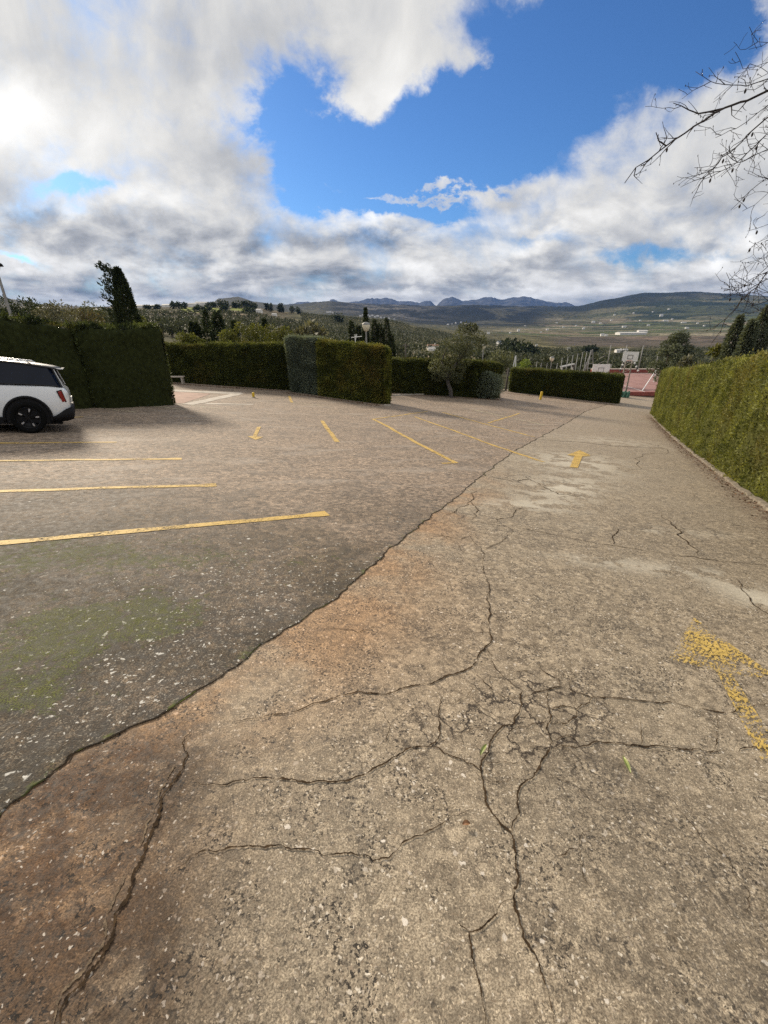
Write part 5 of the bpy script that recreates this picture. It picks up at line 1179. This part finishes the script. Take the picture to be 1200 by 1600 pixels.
for k, (px, py, pb) in enumerate(fp):
    Y = 47. + (k % 9) * .6 if k < 8 else 62
    u, e = ray(px, py); loc = Vector((u * Y, Y, ZC - .5)); h = ztop(py, Y) - loc.z
    t = thing('fence_post', 'slim grey metal fence post in the row left of the court', 'fence post', loc, 'short fence posts beside the court'); m_ = MB(); m_.tube([(0, 0, 0), (0, 0, h)], .038, 6); m_.build('shaft', metal_grey, t, True); m_ = MB(); m_.lathe([(.07, h), (.07, h + .06), (0, h + .09)], n=8); m_.build('cap', metal_grey, t)
for px, py, Y, lab in [(955, 538.5, 61.5, 'tall leaning-looking court post, left of the nearer backboard'), (980, 539, 61.8, 'tall court post rising behind the nearer backboard'), (1005.5, 540, 61.5, 'tall court post right of the nearer backboard'), (1032, 540, 58, 'tall court post beside the far end of the long hedge')]:
    u, e = ray(px, py); loc = Vector((u * Y, Y, ZC)); h = ztop(py, Y) - loc.z
    t = thing('net_post', lab, 'court post', loc, 'tall ball-net posts around the court'); m_ = MB(); m_.tube([(0, 0, 0), (0, 0, h)], [.06, .045], 8); m_.build('shaft', metal_grey, t, True); m_ = MB(); m_.lathe([(.15, 0), (.15, .03), (.09, .05)], n=10); m_.build('base_plate', metal_grey, t)
# goal with a slanting white stay
t = thing('goal_frame', 'white goal frame with a slanting stay on the red court', 'goal', (0, 0, 0)); a_ = pt(1004, 608, 45.6); a_.z = ZC + .02; b_ = pt(1026, 577, 52)
m_ = MB(); m_.tube([a_, b_], .045, 6); m_.build('slanting_stay', white_paint, t); m_ = MB(); m_.tube([b_, (b_.x, b_.y, ZC)], .05, 6); m_.build('goal_post', white_paint, t); m_ = MB(); m_.tube([b_, (b_.x + 3, b_.y + .5, b_.z)], .05, 6); m_.build('crossbar', white_paint, t)
# lattice mast
Y = 52.; u, e = ray(926, 546); loc = Vector((u * Y, Y, ZC)); h = ztop(546, Y) - ZC
t = thing('lattice_mast', 'narrow A-shaped lattice mast behind the farther backboard', 'mast', loc)
foot = [(-.95, 0), (.75, 0), (-.1, 1.2)]
for x, y in foot: m_ = MB(); m_.tube([(x, y, 0), (0, 0, h)], [.06, .045], 6); m_.build('leg', metal_grey, t)
for k in range(1, 7):
    f_ = k / 7; m_ = MB(); q = [Vector((x * (1 - f_), y * (1 - f_), h * f_)) for x, y in foot]
    for a_, b_ in ((0, 1), (1, 2), (2, 0)): m_.tube([q[a_], q[b_]], .03, 5)
    m_.build('brace', metal_grey, t)
board_w = worn('backboard_white', (.78, .77, .73), .6, 0, .12, 4); board_k = mat('board_marking', (.03, .03, .032), .6); padgreen = worn('green_pad', (.10, .22, .16), .7, 0, .4, 8); orange = worn('hoop_orange', (.45, .10, .03), .5)
def hoop(px, pyc, Y, yaw, w_, h_, label, base_px=None):
    u, e = ray(px, pyc); c = Vector((u * Y, Y, CZ + e * Y)); zb = float(G(c.x, c.y)) if Y < 43.5 else ZC
    bx = ray(base_px or px, pyc)[0] * Y
    t = thing('basketball_hoop', label, 'basketball hoop', (bx, Y, zb), 'basketball hoops on the court'); t.rotation_euler = (0, 0, yaw)
    q = Matrix.Rotation(-yaw, 3, 'Z') @ (c - Vector((bx, Y, zb)))
    m_ = MB(); m_.box(q, (w_, .05, h_)); bd = m_.build('backboard', board_w, t)
    for sgn in (-1, 1):
        m_ = MB(); y_ = q.y + sgn * .028; z_ = q.z - h_ * .06
        for a_, d in [((-.22, 0), (.045, .42)), ((.22, 0), (.045, .42)), ((0, .19), (.48, .045)), ((0, -.19), (.48, .045))]: m_.box((q.x + a_[0] * w_ / 1.4, y_, z_ + a_[1] * h_ / .95), (d[0], .006, d[1] * h_ / .95) if d[0] < .1 else (d[0] * w_ / 1.4, .007, d[1]))
        m_.build('target_square', board_k, bd)
    for sx_ in (-.32, .32):
        m_ = MB(); m_.tube([(q.x + sx_ * .9, q.y + .25, 0), (q.x + sx_ * .75, q.y + .18, q.z - h_ * .2), (q.x + sx_ * .7, q.y + .04, q.z + h_ * .2)], .055, 7); m_.build('support_post', rust_grey, t, True)
        m_ = MB(); m_.tube([(q.x + sx_ * .9, q.y + .95, 0), (q.x + sx_ * .8, q.y + .2, q.z - h_ * .55)], .045, 6); m_.build('back_stay', rust_grey, t, True)
    m_ = MB()
    for k in range(5): z0 = .5 + k * .55; m_.tube([(q.x - .29, q.y + .24, z0), (q.x + .29, q.y + .24, z0 + .3)], .022, 5)
    m_.build('lattice', rust_grey, t)
    m_ = MB()
    for k in range(4): m_.box((q.x - .45 + k * .3, q.y + .0, .28), (.14, .10, .62), Matrix.Rotation(R(14), 3, 'Y'))
    m_.box((q.x, q.y + .35, .22), (1.25, .5, .44)); m_.build('base_pad', padgreen, t)
    m_ = MB(); n = 20; m_.tube([(q.x + .225 * math.cos(k * 2 * math.pi / n), q.y - .30 + .225 * math.sin(k * 2 * math.pi / n), q.z - h_ * .42) for k in range(n + 1)], .012, 6); m_.build('hoop_ring', orange, t, True)
    return t
hoop(985, 557, 41.4, R(-24), 1.24, .80, 'basketball hoop with a square-marked white backboard beside the low hedge end', 982)
hoop(939, 577, 50.0, R(-4), 1.80, 1.05, 'farther basketball hoop whose large blank white backboard shows over the low hedge')
# arched net frame round the hoop, small shelter
Y = 43.; arc = MB(); c0 = pt(958, 590, Y)
for k in range(22):
    s_ = k / 21; px = 969 + 28 * s_; py = 579 - 14 * min(1, math.sin(math.pi * s_) * 1.5) 
    arc.box(pt(px, py, Y), (.16, .05, .12), Matrix.Rotation(s_ * 3, 3, 'Y'), mi=k % 2)
tag(arc.build('ball_net_edge', [board_k, white_paint]), 'arched black-and-white edging of a ball net behind the nearer hoop', 'net')
Y = 64.; u, e = ray(887, 570); loc = Vector((u * Y, Y, ZC)); t = thing('shelter', 'small grey metal shelter with a sloping roof behind the low hedge', 'shelter', loc); h = ztop(568, Y) - ZC
for x, hh in ((-.75, h - .45), (.75, h - .1)): m_ = MB(); m_.box((x, 0, hh / 2), (.12, .8, hh)); m_.build('side_panel', metal_grey, t)
m_ = MB(); m_.box((0, 0, h - .25), (1.8, 1., .10), Matrix.Rotation(R(-13), 3, 'Y')); m_.build('roof', metal_grey, t)
Y = 41.8

# ------------------------------------------------------------------ houses
ww = worn('whitewash', (.74, .72, .68), .8, 0, .1, .4); rooft = worn('clay_tiles', (.28, .17, .11), .85, 0, .3, 1.5); roofw = worn('pale_roof', (.55, .53, .50), .8, 0, .15, 1); roofg = worn('grey_roof', (.20, .22, .25), .6, 0, .2, 1); dwin = mat('dark_window', (.02, .022, .025), .2)
def house(px, py, Y, wpx, hpx, label, roof=None, group=None, windows=0, cat='house', chim=False, depth=None, yaw=None, name='house'):
    """white house whose foot stands at pixel (px, py) at distance Y, wpx by hpx photo pixels"""
    u, e = ray(px, py); s_ = Y / 755.; w_, h_ = wpx * s_ * .92, hpx * s_ * .92; d = depth or min(w_ * .6, 9)
    for Yt in np.geomspace(Y * .6, Y * 1.6, 160):          # where the sight line first meets the slope
        if CZ + e * Yt < zterr(u * Yt, Yt): break
    else: Yt = Y
    Y = float(Yt); s_ = Y / 755.; w_, h_ = wpx * s_ * .92, hpx * s_ * .92; d = depth or min(w_ * .6, 9); z0 = zterr(u * Y, Y)
    t = thing(name, label, cat, (u * Y, Y, z0), group); t.rotation_euler = (0, 0, yaw if yaw is not None else random.uniform(-.3, .3))
    m_ = MB(); m_.box((0, 0, h_ * .5 * .7 - .1 * d), (w_, d, h_ * .7 + .2 * d)); wl = m_.build('wall', ww, t)
    m_ = MB(); a, b, z1, z2 = w_ / 2 * 1.04, d / 2 * 1.1, h_ * .7 + .01, h_
    m_.add([(-a, -b, z1), (a, -b, z1), (a, b, z1), (-a, b, z1), (-a * .96, 0, z2), (a * .96, 0, z2)], [(0, 1, 5, 4), (2, 3, 4, 5), (3, 0, 4), (1, 2, 5), (3, 2, 1, 0)]); rfo = m_.build('roof', roof or rooft, t)
    for k in range(windows):
        m_ = MB(); m_.box((-w_ / 2 + w_ * (k + .7) / (windows + .4), -d / 2 - .03, h_ * .36), (w_ * .07, .08, h_ * .22)); m_.build('window', dwin, t)
    if chim: m_ = MB(); m_.box((w_ * .2, 0, h_ * .98), (.7, .7, h_ * .3)); m_.build('chimney', ww, rfo)
    return t
house(676, 546, 205, 19, 8.5, 'white farmhouse with a brown tiled roof left of the olive tree', rooft, windows=2, chim=True, yaw=.1)
house(675, 533.5, 290, 13, 5.5, 'pale-roofed white outbuilding above the farmhouse by the olive tree', roofw, windows=1, yaw=.0)
house(967, 551, 470, 13, 6, 'white villa among dark groves left of the nearer backboard', roofw, windows=3, chim=True, yaw=.05)
house(976, 551.5, 460, 8, 7, 'taller white wing of the villa left of the nearer backboard', roofw, windows=1, yaw=.1)
house(888, 547.5, 480, 6, 4.5, 'small white hut in the groves above the court fence posts', roofw, windows=1)
house(782, 541, 420, 13, 9, 'blue-grey greenhouse-like shed right of the small lamp post', roofg, windows=1, name='shed', cat='shed')
house(838, 541.5, 560, 4, 3.6, 'tiny white cottage at the right end of the dark pine clump', roofw)
house(985, 523, 1500, 46, 4.5, 'long row of low white sheds across the valley', roofw, depth=30, yaw=.05, name='warehouse', cat='warehouse')
house(1003, 520.5, 1600, 14, 5, 'bright white shed at the right end of the long white sheds', roofw, depth=25, name='warehouse', cat='warehouse')
house(941, 525, 1360, 6, 4, 'left bright white barn on the pale valley strip', roofw, name='barn', cat='barn'); house(947, 525.5, 1360, 4, 3.5, 'small bright white barn beside the left one on the pale valley strip', roofw, name='barn', cat='barn')
gfar = 'tiny white houses scattered over the right hillside'
for px, py, Y, w_, h_ in [(810, 518, 1900, 4, 4), (763, 522, 1500, 5, 3.5), (797, 521, 1700, 3, 2.5), (912, 514.5, 2300, 3.5, 3), (927, 504.5, 3000, 5, 3), (975, 512, 2500, 7, 3), (1033, 495, 3300, 5, 4), (1050, 500, 3200, 3, 2), (1040, 502, 3000, 8, 2), (1090, 506, 2700, 3, 2), (1068, 505, 2800, 9, 2), (1073, 513.5, 2100, 6, 2.5), (955, 501.5, 3100, 3, 2), (938, 506, 2900, 4, 2), (900, 510, 2500, 3, 2), (880, 512, 2400, 3, 2), (855, 516, 2100, 4, 2.5), (845, 520, 1800, 3, 2), (1013, 509, 2600, 4, 2), (1000, 502, 3000, 3, 2), (1100, 510, 2300, 3, 2), (1045, 484, 3700, 3, 1.8), (1020, 488, 3600, 2.5, 1.6), (990, 490, 3700, 2.5, 1.6), (960, 493, 3600, 3, 1.6), (870, 505, 3100, 3, 1.8), (820, 510, 2600, 3, 1.8)]:
    house(px, py, Y, w_, h_, 'tiny white house on the sunlit fields of the right hillside', roofw, gfar)
gtown = 'tiny white houses of the far town below the cliff'
for px, py in [(512, 489), (516, 488.5), (520, 489.5), (525, 490), (563, 494.5), (567, 493.5), (571, 494.5), (574, 493), (578, 495), (582, 494), (586, 496), (590, 495), (595, 497), (601, 498), (608, 498.5), (616, 500), (706, 507), (712, 506), (720, 505), (728, 506.5), (735, 508), (742, 509), (700, 508)]:
    house(px, py, 2700, random.uniform(2, 4), random.uniform(1.8, 2.6), 'tiny white house of the far town under the dark cliff', roofw, gtown)
gh = 'low white houses along the left hilltop'
for px, py, w_, h_, lab in [(228, 481, 42, 3.5, 'long low white shed on the left hilltop right of the ragged cypress'), (155, 489, 14, 5, 'pale house glimpsed left of the ragged cypress'), (262, 480, 16, 3.5, 'low white house at the left end of the hilltop pines'), (302, 479.5, 14, 4.5, 'white house above the bright green field'), (316, 479, 20, 5.5, 'larger white house above the bright green field'), (330, 479, 10, 4, 'small white house between pines above the green field'), (403, 480.5, 12, 4.5, 'white house at the right end of the hilltop pines'), (72, 486, 20, 5, 'grey-white shed on the skyline above the left hedge'), (428, 484, 8, 3, 'little pale house right of the hilltop pines')]:
    house(px, py, 600 if px > 200 else 420, w_, h_ * 1.35, lab, roofw, gh, windows=0)

# ------------------------------------------------------------------ small litter on the ground
def leaf(px, py, L_, w_, rz, m, label):
    g = gp(px, py); g.z = zsurf(g.x, g.y) + .010; v = []; n = 8
    for i in range(n + 1):
        s_ = i / n; hw = w_ * math.sin(math.pi * min(1, .05 + s_ * .93)) ** .8; z = .006 * math.sin(math.pi * s_)
        v += [((s_ - .5) * L_, -hw, z + .003), ((s_ - .5) * L_, 0, z), ((s_ - .5) * L_, hw, z + .004)]
    f = [(3 * i + k, 3 * i + k + 1, 3 * i + k + 4, 3 * i + k + 3) for i in range(n) for k in (0, 1)]
    o = link('fallen_leaf', mesh(v, f), m); o.location = g; o.rotation_euler = (R(-5), R(5), rz); return tag(o, label, 'leaf')
gl_ = mat('green_leaf', fn=lambda b: mix(noise(objpos(), 60, 3).lin(.3, .7), (.13, .17, .03), (.26, .28, .08)), rough=.5)
bl_ = mat('brown_leaf', fn=lambda b: mix(noise(objpos(), 60, 3).lin(.3, .7), (.12, .05, .02), (.26, .13, .05)), rough=.7)
leaf(978, 1197, .085, .009, R(83), gl_, 'narrow fresh green leaf lying alone on the driveway')
leaf(755, 1176, .07, .008, R(55), gl_, 'small yellow-green leaf lying on a driveway crack')
leaf(728, 1292, .03, .010, R(10), bl_, 'tiny reddish-brown dead leaf on the driveway')
vv, ff, tt_ = [], [], []
n = 1500; y_ = rng.uniform(1.5, 26, n); x_ = hedge_x(y_) - np.abs(rng.normal(0, .16, n)) - .02
pts = np.stack([x_, y_, G(x_, y_) + bumps(x_, y_) + .012], 1); V_, f = leaf_quads(pts, np.stack([rng.normal(size=n), rng.normal(size=n), np.full(n, .12)], 1), .035, asp=2, jitter=.1)
for p_, q_ in (((124, 636), (250, 631)), ((262, 600), (440, 611)), ((446, 614), (594, 635)), ((600, 616), (784, 625)), ((794, 615), (966, 634))):
    a_, b_ = gp(*p_), gp(*q_); m_n = 420; t_ = rng.random(m_n); x_ = a_.x + (b_.x - a_.x) * t_ + rng.normal(0, .12, m_n); y_ = a_.y + (b_.y - a_.y) * t_ + rng.normal(0, .16, m_n)
    V3, f3 = leaf_quads(np.stack([x_, y_, G(x_, y_) + bumps(x_, y_) + .025], 1), np.stack([rng.normal(size=m_n), rng.normal(size=m_n), np.full(m_n, .12)], 1), .06, asp=2, jitter=.1); f = np.concatenate([f, f3 + len(V_)]); V_ = np.concatenate([V_, V3])
n = len(f)
L_dead = leafmat('dead_leaf', (.05, .025, .014), (.19, .095, .045), None, .1)
o = link('leaf_litter', npmesh(V_, f, np.repeat(rng.random(n), 4)), L_dead); tag(o, 'reddish-brown dead leaves along the kerb and hedge feet', 'leaf litter'); o['kind'] = 'stuff'

# ------------------------------------------------------------------ haze
hz = MB(); zlo = float(min(ZZ.min(), ZM.min())) - 1; zhi = float(max(ZZ.max(), ZM.max())) + 10
hz.box((0, 6500, (zlo + zhi) / 2), (36000, 16400, zhi - zlo))
hm = bpy.data.materials.new('haze_air'); hm.use_nodes = True; N.nt = hm.node_tree; N.nt.nodes.clear()
out = new('ShaderNodeOutputMaterial'); pv = new('ShaderNodeVolumePrincipled'); pv.inputs['Color'].default_value = (.12, .25, .60, 1); pv.inputs['Density'].default_value = 4.6e-5; pv.inputs['Anisotropy'].default_value = .0
lk(pv.outputs[0], out.inputs['Volume'])
o = hz.build('haze', hm); o['kind'] = 'stuff'; o['label'] = 'thin blue air haze over the valley and far mountains'; o['category'] = 'haze'
